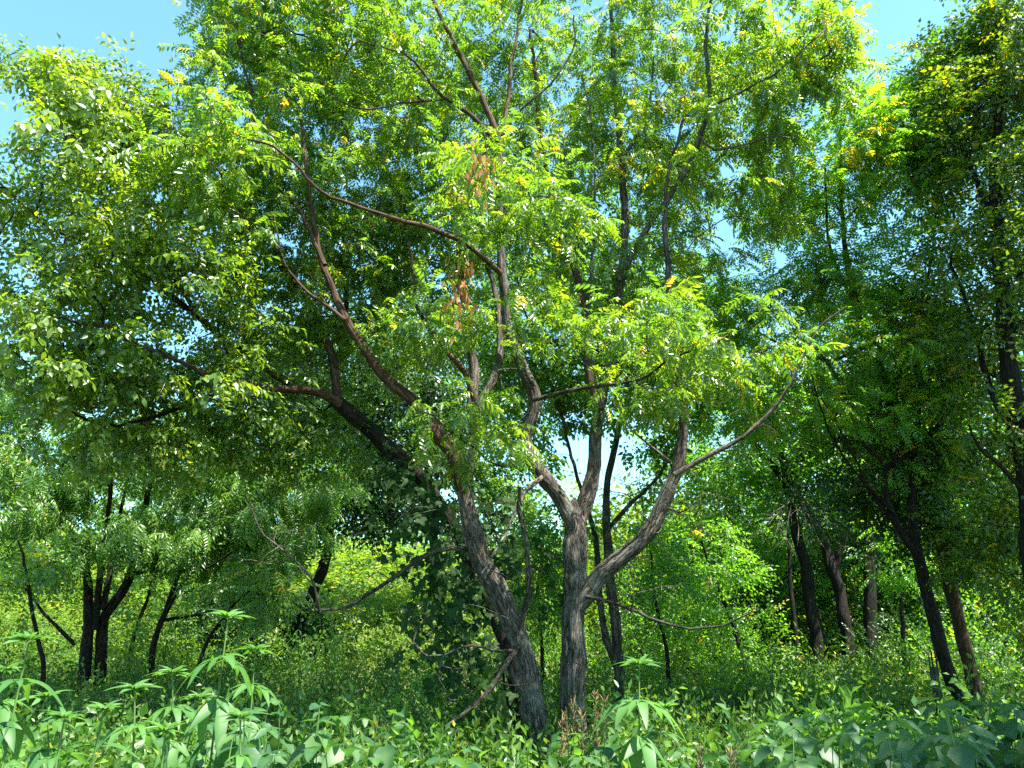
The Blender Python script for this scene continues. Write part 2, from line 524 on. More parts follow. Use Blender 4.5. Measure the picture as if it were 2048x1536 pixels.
def fine_meshes(kind, mat):
    key = (kind, mat.name)
    if key not in FINE_MESH:
        out = []
        for v, f, k in TM[kind + '_fine']:
            for q in range(2):
                me = bpy.data.meshes.new('leaf')
                me.from_pydata([tuple(a) for a in v], [], [tuple(int(i) for i in t) for t in f])
                a = me.attributes.new('tint', 'FLOAT', 'POINT')
                kt = rng.normal(0, 0.05, k.max() + 1)
                a.data.foreach_set('value', (0.30 + 0.42 * q + kt[k]).astype(np.float32))
                me.polygons.foreach_set('use_smooth', np.ones(len(me.polygons), dtype=bool))
                me.materials.append(mat)
                me.update()
                out.append(me)
        FINE_MESH[key] = out
    return FINE_MESH[key]


def in_gap(pts, gaps):
    if not gaps: return np.zeros(len(pts), bool)
    px, py, _ = project(pts)
    m = np.zeros(len(pts), bool)
    for (cx, cy, rx, ry) in gaps:
        m |= ((px - cx) / rx) ** 2 + ((py - cy) / ry) ** 2 < 1
    return m


SKY = [(150, 20, 215, 95), (20, 220, 40, 80), (290, 60, 70, 60), (1765, 55, 50, 62), (1860, 15, 70, 40), (1200, 905, 55, 70), (1150, 930, 40, 75), (1440, 450, 34, 45), (1545, 530, 40, 26), (1360, 250, 30, 34), (1480, 250, 35, 30)]


def clusters(ells):
    """points where twigs end, in rounded clumps with hollows between"""
    out = []
    for (cx, cy, Y, rx, ry, rd, n) in ells:
        c = P(cx, cy, Y)
        k = Y / FPX * 1.12
        got = 0; tries = 0
        while got < n and tries < 30:
            tries += 1
            u = norm(rng.normal(size=(n * 2, 3))) * (rng.random((n * 2, 1)) ** (1 / 2.4))
            q = c + u * np.array([rx * k, rd, ry * k])
            keep = np.array([mnoise.noise(Vector(a * 1.15)) > -0.50 + 0.3 * rng.random() for a in q])
            keep &= ~in_gap(q, SKY)
            keep &= q[:, 2] > 0.9
            q = q[keep][: n - got]
            got += len(q)
            if len(q): out.append(q)
    return np.vstack(out)


def grow(nodes_p, nodes_d, targets, n=7, r_tip=0.0022, sag=0.12):
    """connect every target to the nearest wood, twigs forking off twigs; returns chains, radii"""
    NP = [nodes_p]; cnt = len(nodes_p)
    maxn = cnt + len(targets) * (n - 1)
    pos = np.zeros((maxn, 3)); pos[:cnt] = nodes_p
    dr = np.zeros((maxn, 3)); dr[:cnt] = nodes_d
    par = np.full(maxn, -1)
    d0 = np.array([np.min(((nodes_p - t) ** 2).sum(1)) for t in targets])
    order = np.argsort(d0)
    chains = []; ids = []
    for ti in order:
        t = targets[ti]
        dv = t - pos[:cnt]
        dist = np.sqrt((dv ** 2).sum(1))
        cost = dist + 0.35 * np.maximum(0, -dv[:, 2]) - 0.25 * (dv * dr[:cnt]).sum(1)
        j = int(np.argmin(cost))
        a = pos[j]; L = dist[j]
        c1 = a + (dr[j] * 0.55 + norm(t - a) * 0.45) * L * 0.4 + rng.normal(0, 0.05, 3) * L
        c2 = t + np.array([0, 0, sag * L]) - norm(t - a) * L * 0.3 + rng.normal(0, 0.06, 3) * L
        s = np.linspace(0, 1, n)[:, None]
        ch = (1 - s) ** 3 * a + 3 * (1 - s) ** 2 * s * c1 + 3 * (1 - s) * s ** 2 * c2 + s ** 3 * t
        idn = [j]
        tg = norm(np.gradient(ch, axis=0))
        for q in range(1, n):
            pos[cnt] = ch[q]; dr[cnt] = tg[q]; par[cnt] = idn[-1]
            idn.append(cnt); cnt += 1
        chains.append(ch); ids.append(idn)
    load = np.zeros(maxn)
    for idn in ids: load[idn[-1]] += 1
    for i in range(cnt - 1, -1, -1):
        if par[i] >= 0: load[par[i]] += load[i]
    chains = np.array(chains); ids = np.array(ids)
    L = load[ids].copy(); L[:, 0] = L[:, 1]
    rad = r_tip * np.maximum(L, 0.5) ** 0.42
    rad[:, -1] *= 0.6
    return chains, rad


def limb_mesh(name, path, mat, parent, origin, K=10, step=0.08, rough=0.0, root=False):
    pts = np.array([P(a, b, Y) for a, b, Y, w in path])
    rad = np.array([0.5 * w * Y / FPX * 0.84 for a, b, Y, w in path])
    if root:
        x, y, z = pts[0]
        g = gz(x, y)
        if pts[0][2] > g - 0.1:
            d = norm(pts[0] - pts[1]); 
            k = max((z - g + 0.15) / max(-d[2], 0.5), 0.05)
            pts = np.vstack([pts[0] + np.array([d[0] * 0.5, d[1] * 0.5, d[2]]) * k, pts])
            pts[0][2] = g - 0.15
            rad = np.concatenate([[rad[0] * 1.3], rad])
    p, r = resample(pts, rad, step)
    wob = np.array([[mnoise.noise(Vector(q * 2.3 + 7)), mnoise.noise(Vector(q * 2.3 + 31)), 0] for q in p]) * (r[:, None] * 0.35)
    kink = np.array([[mnoise.noise(Vector(q * 5.1 + 3)), mnoise.noise(Vector(q * 5.1 + 17)), mnoise.noise(Vector(q * 5.1 + 41))] for q in p])
    wob = wob + kink * np.clip(0.05 - r, 0, 0.045)[:, None] * 0.75 * sstep(0, 6, np.arange(len(p)))[:, None]
    p = p + wob
    r = r * (1 + 0.16 * np.array([mnoise.noise(Vector(q * 3.3 + 5)) for q in p]) + 0.10 * np.array([mnoise.noise(Vector(q * 9.0)) for q in p]))
    V, F, bc = tube(p, r, K, rough)
    ob = mesh_obj(name, V - origin, F, mat, parent, bark=bc + rng.random(3) * 20, smooth=True)
    return p, r, ob


def build_tree(name, label, paths, ells, kind, mat, bark, leaves=9, lscale=1.0, near=0, droop=0.35, group=None, roughs=0.0, r_tip=0.0022, tintmu=0.45, tintsd=0.2, cat='tree', sag=0.12, bare=()):
    first = paths[0][1]
    b = P(*first[0][:3])
    base = np.array([b[0], b[1], gz(b[0], b[1])])
    t = empty(name, base, label, cat, group)
    np_, nd_, all_p, all_d = [], [], [], []
    for i, pr in enumerate(paths):
        pn, path = pr[0], pr[1]
        w = path[0][3]
        K = 40 if (roughs and w > 30) else (20 if w > 24 else (10 if w > 10 else 6))
        st = 0.035 if (roughs and w > 30) else 0.09
        p, r, ob = limb_mesh(pn, path, pr[2] if len(pr) > 2 else bark, t, base, K, st, roughs if w > 14 else 0, root=(pn == 'trunk'))
        sk = max(1, int(0.09 / st))
        lo = 0 if pn != 'trunk' else int(len(p) * 0.75)
        all_p.append(p[::sk]); all_d.append(norm(np.gradient(p, axis=0))[::sk])
        if pn in ('dead_limb', 'broken_stub'): continue
        np_.append(p[lo::sk]); nd_.append(norm(np.gradient(p, axis=0))[lo::sk])
    np_ = np.vstack(np_); nd_ = np.vstack(nd_)
    tg = clusters(ells)
    ch, rad = grow(np_, nd_, tg, r_tip=r_tip, sag=sag)
    V, F, bc = multi_tubes(ch, rad, 3)
    tw = mesh_obj('twigs', V - base, F, bark, t, bark=bc, smooth=True)
    tw['kind'] = 'stuff'
    if bare:
        bch, brad = grow(np.vstack(all_p), np.vstack(all_d), clusters(bare), r_tip=0.0026, sag=0.0)
        V, F, bc = multi_tubes(bch, brad, 5)
        mesh_obj('bare_twigs', V - base, F, M['bark_moss'], t, bark=bc, smooth=True)['kind'] = 'stuff'
    # leaves along the outer part of each twig
    T = len(ch); n = ch.shape[1]
    nl = rng.poisson(leaves, T).clip(2)
    idx = np.repeat(np.arange(T), nl)
    tt = 1 - 0.55 * rng.random(len(idx)) ** 1.4
    fi = tt * (n - 1); i0 = np.minimum(fi.astype(int), n - 2); fr = (fi - i0)[:, None]
    pos = ch[idx, i0] * (1 - fr) + ch[idx, i0 + 1] * fr
    td = norm(ch[idx, i0 + 1] - ch[idx, i0])
    rv = rng.normal(size=(len(idx), 3)) * np.array([1, 1, 0.55])
    dirs = norm(td * 0.75 + norm(rv) * 0.95 + np.array([0, 0, -droop]))
    pos = pos + rv * 0.03
    ups = norm(np.array([0, 0, 1.0]) + rng.normal(0, 0.32, (len(idx), 3)))
    sc = lscale * rng.uniform(0.7, 1.2, len(idx))
    ct = rng.normal(0, 0.10, T)
    tint = np.clip(rng.normal(tintmu, tintsd, len(idx)) + ct[idx], 0, 0.93)
    yel = rng.random(len(idx)) < 0.008
    tint[yel] = 1.05
    sel = np.zeros(len(idx), bool)
    if near:
        px, py, dd = project(pos)
        ok = (px > 5) & (px < 2043) & (py > 5) & (py < 1530)
        size = np.where(ok, sc / dd, 0)
        sel[np.argsort(-size)[:near]] = True
        ms = fine_meshes(kind, mat)
        fr3 = frames(dirs[sel], ups[sel])
        for q, (pp, ff, ss) in enumerate(zip(pos[sel], fr3, sc[sel])):
            o = bpy.data.objects.new('leaf', random.choice(ms))
            m4 = np.eye(4); m4[:3, :3] = ff * ss; m4[:3, 3] = pp - base
            o.parent = t
            o.matrix_local = Matrix(m4.tolist())
            col.objects.link(o)
    k = ~sel
    V, F, tv = scatter(kind, pos[k], dirs[k], ups[k], sc[k], tint[k])
    fo = mesh_obj('foliage', V - base, F, mat, t, tint=tv)
    fo['kind'] = 'stuff'
    return t


def yp(pts, y0, y1, w0, w1):
    """pixel path with depth and width running evenly from one end to the other"""
    n = len(pts)
    return [(a, b, y0 + (y1 - y0) * i / (n - 1), w0 + (w1 - w0) * i / (n - 1)) for i, (a, b) in enumerate(pts)]

#@@TREES
# ------------------------------------------------------------------ the upright forked tree in the middle
build_tree('forked_tree', 'tall upright tree whose grey trunk forks low into three rising limbs', [
    ('trunk', [(1148, 1540, 7.4, 58), (1146, 1440, 7.4, 54), (1146, 1350, 7.4, 52), (1148, 1250, 7.4, 51), (1148, 1150, 7.4, 52), (1147, 1080, 7.4, 58), (1147, 1045, 7.4, 48), (1148, 1015, 7.42, 26), (1149, 995, 7.45, 6)]),
    ('limb', yp([(1150, 1070), (1120, 995), (1090, 955), (1062, 915), (1048, 875), (1062, 830), (1068, 790), (1050, 745), (1028, 695), (1014, 640), (1008, 580), (1003, 520), (1000, 440), (998, 360), (1000, 280)], 7.4, 7.0, 38, 17)),
    ('limb', yp([(1146, 1070), (1172, 1000), (1188, 930), (1192, 860), (1200, 800), (1215, 745), (1225, 690), (1232, 620), (1245, 540), (1250, 450), (1245, 350), (1238, 260), (1228, 160), (1225, 60), (1215, -60)], 7.42, 8.0, 38, 9)),
    ('limb', yp([(1150, 1215), (1172, 1190), (1200, 1155), (1245, 1115), (1295, 1065), (1325, 1010), (1345, 960), (1360, 910), (1368, 850), (1365, 780), (1352, 690), (1340, 600), (1332, 500), (1330, 420), (1340, 330), (1370, 240)], 7.4, 7.1, 44, 6)),
    ('limb', yp([(1000, 300), (985, 240), (950, 170), (915, 100), (885, 40), (855, -20), (830, -90)], 7.0, 6.7, 17, 9), M['bark_brown']),
    ('limb', yp([(1002, 290), (935, 225), (885, 195), (860, 165), (830, 120), (780, 100), (720, 80)], 7.0, 6.4, 13, 4), M['bark_brown']),
    ('limb', yp([(1000, 295), (1015, 210), (1020, 150), (1035, 60), (1050, -60)], 7.0, 7.3, 14, 6), M['bark_brown']),
    ('limb', yp([(1005, 270), (1040, 220), (1100, 170), (1145, 100), (1150, 30)], 7.0, 6.8, 9, 4)),
    ('limb', yp([(1003, 548), (960, 510), (915, 480), (850, 452), (790, 437), (720, 412), (660, 395), (615, 360), (570, 310), (520, 285), (470, 265)], 7.0, 5.9, 15, 5), M['bark_brown']),
    ('limb', yp([(888, 198), (800, 208), (740, 218), (690, 205), (655, 185)], 6.8, 6.3, 8, 3), M['bark_brown']),
    ('limb', yp([(1198, 820), (1180, 760), (1176, 690), (1168, 610), (1158, 565), (1130, 490), (1108, 430), (1090, 330), (1075, 230), (1070, 150), (1060, 60)], 7.5, 7.9, 24, 8), M['bark_brown']),
    ('limb', yp([(1238, 560), (1290, 465), (1335, 400), (1375, 335), (1400, 270), (1420, 215), (1418, 150), (1412, 80), (1422, 0), (1425, -80)], 7.55, 6.6, 18, 8)),
    ('limb', yp([(1420, 214), (1470, 190), (1530, 160), (1590, 115), (1625, 85)], 6.95, 6.6, 9, 3)),
    ('limb', yp([(1400, 275), (1430, 300), (1480, 290), (1540, 275), (1600, 280)], 7.0, 6.7, 8, 3)),
    ('limb', yp([(1243, 320), (1280, 260), (1300, 200), (1310, 110)], 7.8, 7.6, 12, 4)),
    ('limb', yp([(1176, 640), (1182, 540), (1186, 440), (1190, 330), (1180, 230), (1165, 150)], 7.6, 7.4, 10, 4)),
    ('limb', yp([(1348, 950), (1410, 915), (1470, 885), (1530, 835), (1575, 780), (1605, 715), (1640, 655), (1690, 610)], 7.1, 6.8, 14, 4)),
    ('limb', yp([(1340, 925), (1300, 890), (1260, 855), (1230, 815)], 7.1, 6.9, 9, 4)),
    ('limb', yp([(1068, 800), (1130, 785), (1200, 770), (1280, 757), (1350, 715), (1420, 690), (1500, 655)], 7.0, 5.3, 11, 4), M['bark_moss']),
    ('limb', yp([(1001, 470), (1030, 420), (1070, 395), (1120, 390)], 7.0, 5.3, 9, 4)),
    ('limb', yp([(1060, 905), (1000, 930), (950, 900), (890, 850), (840, 820)], 7.2, 5.9, 8, 3), M['bark_moss']),
    ('dead_limb', yp([(1085, 955), (1050, 985), (1030, 1030), (1000, 1085), (960, 1150)], 7.2, 6.7, 13, 4), M['dead']),
    ('dead_limb', yp([(1172, 1192), (1240, 1210), (1300, 1235), (1380, 1255), (1450, 1250), (1500, 1225)], 7.3, 6.6, 9, 3), M['bark_moss']),
], [
    (1150, 140, 8.4, 420, 260, 1.5, 400), (1100, 380, 8.2, 240, 160, 0.9, 130), (1500, 150, 7.4, 220, 190, 1.4, 180), (1250, -170, 7.5, 480, 170, 1.9, 170),
    (820, 150, 7.4, 240, 220, 1.3, 230), (1050, 400, 5.9, 210, 110, 0.9, 44), (1400, 670, 5.9, 190, 90, 0.9, 50), (1130, 660, 6.4, 210, 90, 0.8, 30), (1250, 540, 7.8, 200, 110, 0.7, 46),
    (960, 860, 6.3, 170, 70, 0.7, 22), (1420, 360, 7.8, 220, 190, 1.2, 140), (1650, 120, 7.1, 90, 110, 0.8, 60), (1280, 780, 6.3, 120, 60, 0.6, 18), (900, 400, 7.2, 180, 150, 1.2, 90)],
    'main', M['leaf_main'], M['bark_grey'], leaves=8.4, near=300, roughs=0.17, tintmu=0.55, droop=0.5, lscale=0.69, bare=[(1000, 1060, 6.9, 130, 110, 0.5, 34), (1300, 1010, 7.2, 130, 110, 0.6, 44), (1270, 1170, 7.0, 120, 70, 0.5, 22), (1450, 930, 7.0, 130, 120, 0.5, 26), (1010, 780, 6.8, 110, 120, 0.6, 16), (1240, 800, 7.2, 90, 110, 0.5, 12)])

# ------------------------------------------------------------------ the leaning tree beside it
build_tree('leaning_tree', 'grey furrowed trunk leaning to one side and forking, beside the upright forked tree', [
    ('trunk', [(1098, 1560, 7.0, 58), (1085, 1480, 7, 52), (1064, 1390, 7, 48), (1042, 1300, 7, 46), (1010, 1210, 7, 44), (968, 1125, 7, 43), (940, 1050, 7, 43), (928, 985, 7, 40), (927, 950, 7.02, 26), (926, 930, 7.04, 6)]),
    ('limb', yp([(928, 985), (912, 920), (885, 880), (858, 845), (825, 800), (770, 755), (725, 695), (692, 640), (665, 580), (645, 520), (625, 430), (610, 330), (600, 230)], 7.0, 6.6, 36, 8), M['bark_brown']),
    ('limb', yp([(926, 985), (938, 920), (948, 870), (945, 800), (945, 740), (935, 650), (925, 560), (915, 470), (905, 380), (890, 270)], 7.02, 7.4, 36, 8)),
    ('limb', yp([(947, 850), (965, 800), (988, 750), (1000, 690), (996, 610), (975, 530), (960, 450), (950, 340)], 7.05, 7.7, 24, 8)),
    ('limb', yp([(955, 815), (930, 747), (885, 692), (845, 637), (826, 570), (818, 490)], 6.95, 6.4, 17, 6), M['bark_brown']),
    ('limb', yp([(690, 640), (640, 600), (600, 570), (560, 500), (545, 420)], 6.7, 6.6, 10, 4), M['bark_brown']),
    ('limb', yp([(650, 530), (600, 420), (560, 380), (520, 290), (500, 180), (485, 120), (470, 20)], 6.6, 7.1, 13, 5), M['bark_brown']),
    ('dead_limb', yp([(945, 1100), (900, 1096), (850, 1110), (800, 1145), (740, 1190), (690, 1215), (635, 1226)], 7.0, 6.6, 13, 6), M['bark_moss']),
    ('dead_limb', yp([(640, 1226), (620, 1150), (570, 1105), (520, 1050), (490, 1000)], 6.6, 6.5, 7, 3), M['bark_moss']),
    ('dead_limb', yp([(1040, 1290), (1010, 1330), (980, 1380), (930, 1420), (890, 1460)], 6.95, 6.3, 14, 5), M['bark_moss']),
    ('dead_limb', yp([(1035, 1300), (990, 1302), (940, 1290), (890, 1312), (850, 1308)], 6.9, 6.4, 8, 3), M['bark_moss']),
    ('dead_limb', yp([(1040, 1260), (1056, 1180), (1052, 1090), (1040, 1020), (1038, 975)], 6.85, 6.7, 13, 9), M['bark_moss']),
    ('broken_stub', yp([(1062, 1400), (1036, 1372), (1022, 1345), (1018, 1325)], 6.98, 6.86, 22, 5), M['bark_moss']),
], [
    (560, 290, 7.4, 240, 260, 1.4, 330), (480, 40, 7.2, 130, 140, 1.0, 120), (650, 550, 7.6, 190, 140, 1.0, 110), (800, 420, 7.4, 190, 180, 1.2, 130),
    (620, -150, 7.2, 250, 130, 1.3, 90), (830, 640, 6.6, 130, 90, 0.7, 30), (640, 60, 7.0, 160, 150, 1.2, 130), (420, 330, 6.0, 130, 170, 0.8, 90)],
    'main', M['leaf_main'], M['bark_grey'], leaves=8.0, near=300, roughs=0.17, tintmu=0.52, lscale=0.69, bare=[(900, 1260, 6.7, 110, 90, 0.5, 30), (960, 1400, 6.6, 100, 70, 0.4, 10), (700, 1170, 6.6, 120, 60, 0.4, 26), (560, 1080, 6.5, 100, 80, 0.4, 18), (900, 700, 6.9, 110, 120, 0.6, 16)])

# ------------------------------------------------------------------ broad-leaved tree leaning far out behind it
build_tree('spreading_tree', 'broad-leaved tree leaning far out with long limbs and a glossy low crown', [
    ('trunk', [(1066, 1540, 8.0, 40), (1045, 1400, 8, 36), (1005, 1270, 8, 34), (965, 1180, 8, 33), (935, 1110, 8, 33), (895, 1035, 8.0, 33), (835, 950, 7.9, 34), (765, 885, 7.8, 36), (705, 830, 7.6, 36), (665, 795, 7.5, 32)], M['bark_dark']),
    ('limb', yp([(680, 808), (640, 785), (590, 779), (540, 778), (490, 764), (440, 768), (390, 735), (300, 700), (210, 655), (130, 640), (40, 590)], 7.5, 5.8, 24, 5), M['bark_brown']),
    ('limb', yp([(675, 800), (668, 745), (655, 690), (620, 610), (570, 550), (545, 480), (540, 400), (530, 310)], 7.5, 7.9, 25, 8), M['bark_brown']),
    ('limb', yp([(600, 780), (500, 715), (415, 650), (330, 580), (290, 535), (255, 450), (228, 330), (205, 220), (185, 130)], 7.4, 6.4, 21, 6), M['bark_brown']),
    ('limb', yp([(300, 545), (240, 505), (160, 480), (90, 450), (20, 380)], 6.7, 5.9, 13, 4), M['bark_brown']),
    ('limb', yp([(400, 640), (330, 520), (250, 370), (170, 260), (110, 180)], 7.0, 6.4, 12, 4), M['bark_brown']),
    ('limb', yp([(690, 640), (690, 560), (640, 480), (610, 380)], 7.7, 8.0, 14, 6), M['bark_dark']),
    ('limb', yp([(480, 770), (350, 820), (220, 850), (120, 800), (30, 700)], 7.3, 5.8, 10, 4), M['bark_dark']),
], [
    (150, 430, 6.3, 230, 240, 1.4, 290), (300, 610, 6.4, 240, 160, 1.2, 190), (190, 230, 6.5, 190, 130, 1.1, 190), (340, 800, 7.0, 250, 90, 1.0, 190),
    (600, 770, 7.9, 190, 140, 1.0, 130), (-120, 480, 6.3, 140, 250, 1.3, 70), (260, 890, 7.0, 250, 60, 0.9, 60), (560, 900, 7.8, 170, 70, 0.8, 55), (130, 720, 6.2, 170, 110, 1.0, 120), (90, 130, 6.6, 110, 60, 0.7, 46), (500, 600, 7.8, 200, 160, 1.0, 120), (750, 620, 8.6, 200, 160, 0.8, 130), (400, 350, 7.6, 150, 200, 1.0, 100)],
    'left', M['leaf_left'], M['bark_dark'], leaves=6.3, near=300, tintmu=0.55, droop=0.45, lscale=0.76)

# ------------------------------------------------------------------ slender tree on the right with feathery leaves
build_tree('slender_tree', 'slender feathery-leaved tree with two thin dark stems leaning towards the forked tree', [
    ('trunk', [(1990, 1500, 9.0, 34), (1950, 1370, 9, 30), (1905, 1200, 9, 29), (1880, 1080, 9, 28), (1855, 970, 9, 27), (1812, 870, 9, 26), (1775, 785, 8.9, 24), (1745, 690, 8.8, 20), (1712, 600, 8.7, 16), (1690, 500, 8.6, 13), (1683, 380, 8.5, 9), (1680, 250, 8.4, 5)]),
    ('limb', yp([(1745, 690), (1705, 600), (1665, 520), (1655, 430), (1650, 330)], 8.8, 8.2, 10, 5)),
    ('limb', yp([(1690, 440), (1730, 400), (1780, 360), (1820, 300)], 8.5, 8.0, 8, 3)),
    ('limb', yp([(1780, 790), (1820, 700), (1850, 590), (1870, 470)], 8.9, 8.4, 13, 5)),
    ('limb', yp([(1740, 690), (1660, 720), (1580, 700), (1500, 640), (1470, 560)], 8.8, 8.6, 10, 4)),
    ('limb', yp([(1870, 1020), (1800, 950), (1730, 890), (1690, 790), (1640, 700)], 9.0, 8.4, 12, 4)),
], [
    (1640, 330, 8.3, 190, 160, 1.0, 170), (1770, 200, 8.2, 130, 70, 0.7, 60), (1800, 300, 8.0, 130, 110, 0.8, 90), (1540, 420, 8.8, 120, 80, 0.9, 50), (1760, 540, 8.4, 190, 170, 0.9, 150), (1620, 560, 8.8, 130, 60, 0.8, 46),
    (1500, 620, 8.8, 150, 90, 0.8, 90), (1730, 760, 8.3, 170, 120, 0.9, 110), (1850, 900, 9.0, 160, 140, 1.0, 90), (1560, 800, 8.8, 160, 110, 0.8, 80)],
    'feather', M['leaf_right'], M['bark_brown'], leaves=4.8, tintmu=0.66, droop=0.2)

build_tree('slender_tree', 'dark leaning trunk with a rough forked top beside the thin-stemmed feathery tree', [
    ('trunk', [(1965, 1560, 8.6, 36), (1935, 1450, 8.6, 32), (1905, 1370, 8.6, 29), (1872, 1255, 8.6, 28), (1850, 1170, 8.6, 27), (1832, 1090, 8.6, 25), (1822, 1020, 8.6, 22), (1828, 940, 8.6, 17), (1835, 850, 8.6, 12), (1850, 700, 8.7, 7)]),
    ('limb', yp([(1835, 1110), (1800, 1060), (1775, 1000), (1770, 940), (1800, 920), (1850, 880), (1900, 815), (1915, 760)], 8.6, 8.4, 20, 6), M['bark_dark']),
    ('limb', yp([(1800, 1060), (1740, 980), (1690, 880), (1640, 790)], 8.6, 8.0, 9, 3)),
    ('limb', yp([(1790, 1030), (1700, 930), (1650, 840), (1620, 740)], 8.5, 7.8, 7, 3)),
], [(1830, 800, 9.0, 160, 150, 1.0, 90), (1900, 1000, 9.2, 130, 120, 0.9, 80), (1720, 980, 9.4, 150, 120, 0.9, 70), (1880, 600, 9.0, 120, 140, 0.9, 80)],
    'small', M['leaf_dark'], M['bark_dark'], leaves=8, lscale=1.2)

# ------------------------------------------------------------------ tall dark tree at the wood's edge
build_tree('edge_tree', 'tall dark tree at the wood edge with yellowing leaves towards its top', [
    ('trunk', [(2110, 1520, 7.2, 70), (2090, 1300, 7.2, 60), (2068, 1050, 7.2, 54), (2040, 860, 7.2, 48), (2015, 660, 7.2, 40), (1998, 500, 7.2, 34), (1990, 380, 7.2, 28), (2000, 200, 7.3, 22), (2020, 0, 7.4, 16), (2030, -150, 7.4, 10)]),
    ('limb', yp([(2045, 880), (1990, 800), (1960, 700), (1930, 600), (1900, 520)], 7.2, 7.8, 20, 6)),
    ('limb', yp([(1998, 480), (1960, 380), (1925, 290), (1905, 200)], 7.2, 7.6, 18, 5)),
    ('limb', yp([(2010, 640), (2060, 520), (2120, 400), (2180, 250)], 7.2, 6.8, 18, 6)),
    ('limb', yp([(2060, 1000), (2000, 930), (1960, 900), (1940, 850)], 7.2, 6.6, 14, 5)),
], [
    (1930, 280, 7.6, 110, 180, 0.9, 200), (2060, 120, 7.2, 120, 160, 1.2, 190), (2080, 420, 7.0, 150, 200, 1.2, 180), (1960, 620, 7.6, 110, 190, 0.9, 120), (2080, 800, 7.2, 140, 200, 1.1, 140),
    (1990, 1050, 8.0, 110, 160, 0.9, 70), (2090, 1150, 7.6, 120, 150, 1.0, 80), (2220, 200, 7.2, 200, 300, 1.6, 170), (2080, -180, 7.4, 250, 160, 1.6, 150), (1850, 330, 8.6, 60, 120, 0.6, 50), (1890, 130, 7.8, 80, 80, 0.6, 60), (1950, 60, 7.6, 70, 70, 0.6, 50)],
    'small', M['leaf_edge'], M['bark_dark'], leaves=6.0, lscale=1.05, tintmu=0.46, tintsd=0.22)

# ------------------------------------------------------------------ next tree of the wood edge, beside the photographer: its shade lies on the right-hand weeds
def pix(x, y, z, w=None):
    a, b, _ = project(np.array([[x, y, z]]))
    return (float(a[0]), float(b[0]), y) + ((w,) if w is not None else ())


def wpath(pts, r0, r1):
    n = len(pts)
    return [pix(x, y, z, 2 * (r0 + (r1 - r0) * i / (n - 1)) * FPX / y / 0.84) for i, (x, y, z) in enumerate(pts)]


def well(x, y, z, rx, rd, rz, n):
    a, b, yy = pix(x, y, z)
    k = y / FPX * 1.12
    return (a, b, yy, rx / k, rz / k, rd, n)


build_tree('edge_tree', 'leafy wood-edge tree overhanging and shading the large heart-leaf weeds', [
    ('trunk', wpath([(5.6, 1.6, 0.1), (5.5, 1.6, 1.5), (5.3, 1.6, 3.0), (5.1, 1.7, 4.5), (4.9, 1.7, 6.0)], 0.14, 0.05)),
    ('limb', wpath([(5.25, 1.6, 3.6), (4.6, 1.5, 4.6), (4.1, 1.4, 5.4)], 0.05, 0.02)),
    ('limb', wpath([(5.2, 1.65, 4.0), (5.0, 2.2, 5.0), (4.7, 2.6, 5.6)], 0.05, 0.02)),
], [well(4.3, 1.6, 5.6, 1.5, 1.1, 0.9, 230), well(5.4, 1.7, 6.6, 1.5, 1.2, 0.9, 170), well(4.6, 3.0, 6.6, 1.2, 1.0, 0.8, 150)],
    'small', M['leaf_edge'], M['bark_dark'], leaves=9, lscale=1.5)

# ------------------------------------------------------------------ trees behind
build_tree('twin_stem_tree', 'two rough stems of a slim tree standing right behind the forked trunk', [
    ('trunk', [(1245, 1490, 9.6, 27), (1238, 1330, 9.6, 25), (1224, 1180, 9.6, 22), (1213, 1060, 9.6, 20), (1216, 960, 9.6, 17), (1240, 850, 9.7, 14), (1260, 720, 9.8, 10)]),
    ('limb', yp([(1236, 1340), (1208, 1260), (1198, 1180), (1192, 1080), (1165, 990), (1140, 900), (1125, 820)], 9.6, 9.9, 19, 6)),
    ('limb', yp([(1214, 1060), (1260, 1010), (1310, 960), (1350, 900)], 9.6, 9.3, 12, 4)),
    ('limb', yp([(1262, 720), (1240, 600), (1200, 480), (1180, 360), (1200, 250)], 9.8, 10.2, 10, 4)),
    ('limb', yp([(1130, 850), (1090, 740), (1050, 620), (1020, 500)], 9.9, 10.2, 9, 4)),
], [(1290, 830, 9.6, 110, 90, 0.8, 42), (1100, 830, 10.0, 90, 100, 0.7, 46), (1290, 620, 10, 170, 130, 0.9, 90), (1150, 480, 10.2, 170, 170, 0.9, 90), (1020, 620, 10.2, 120, 160, 0.8, 70), (1330, 380, 10.2, 140, 150, 0.8, 50), (1100, 1130, 9.8, 80, 130, 0.6, 40), (1420, 740, 10, 140, 130, 0.8, 90), (1080, 770, 10.3, 120, 90, 0.7, 46), (1260, 720, 10.2, 120, 80, 0.7, 40)],
    'left', M['leaf_back'], M['bark_moss'], leaves=6, lscale=1.0)

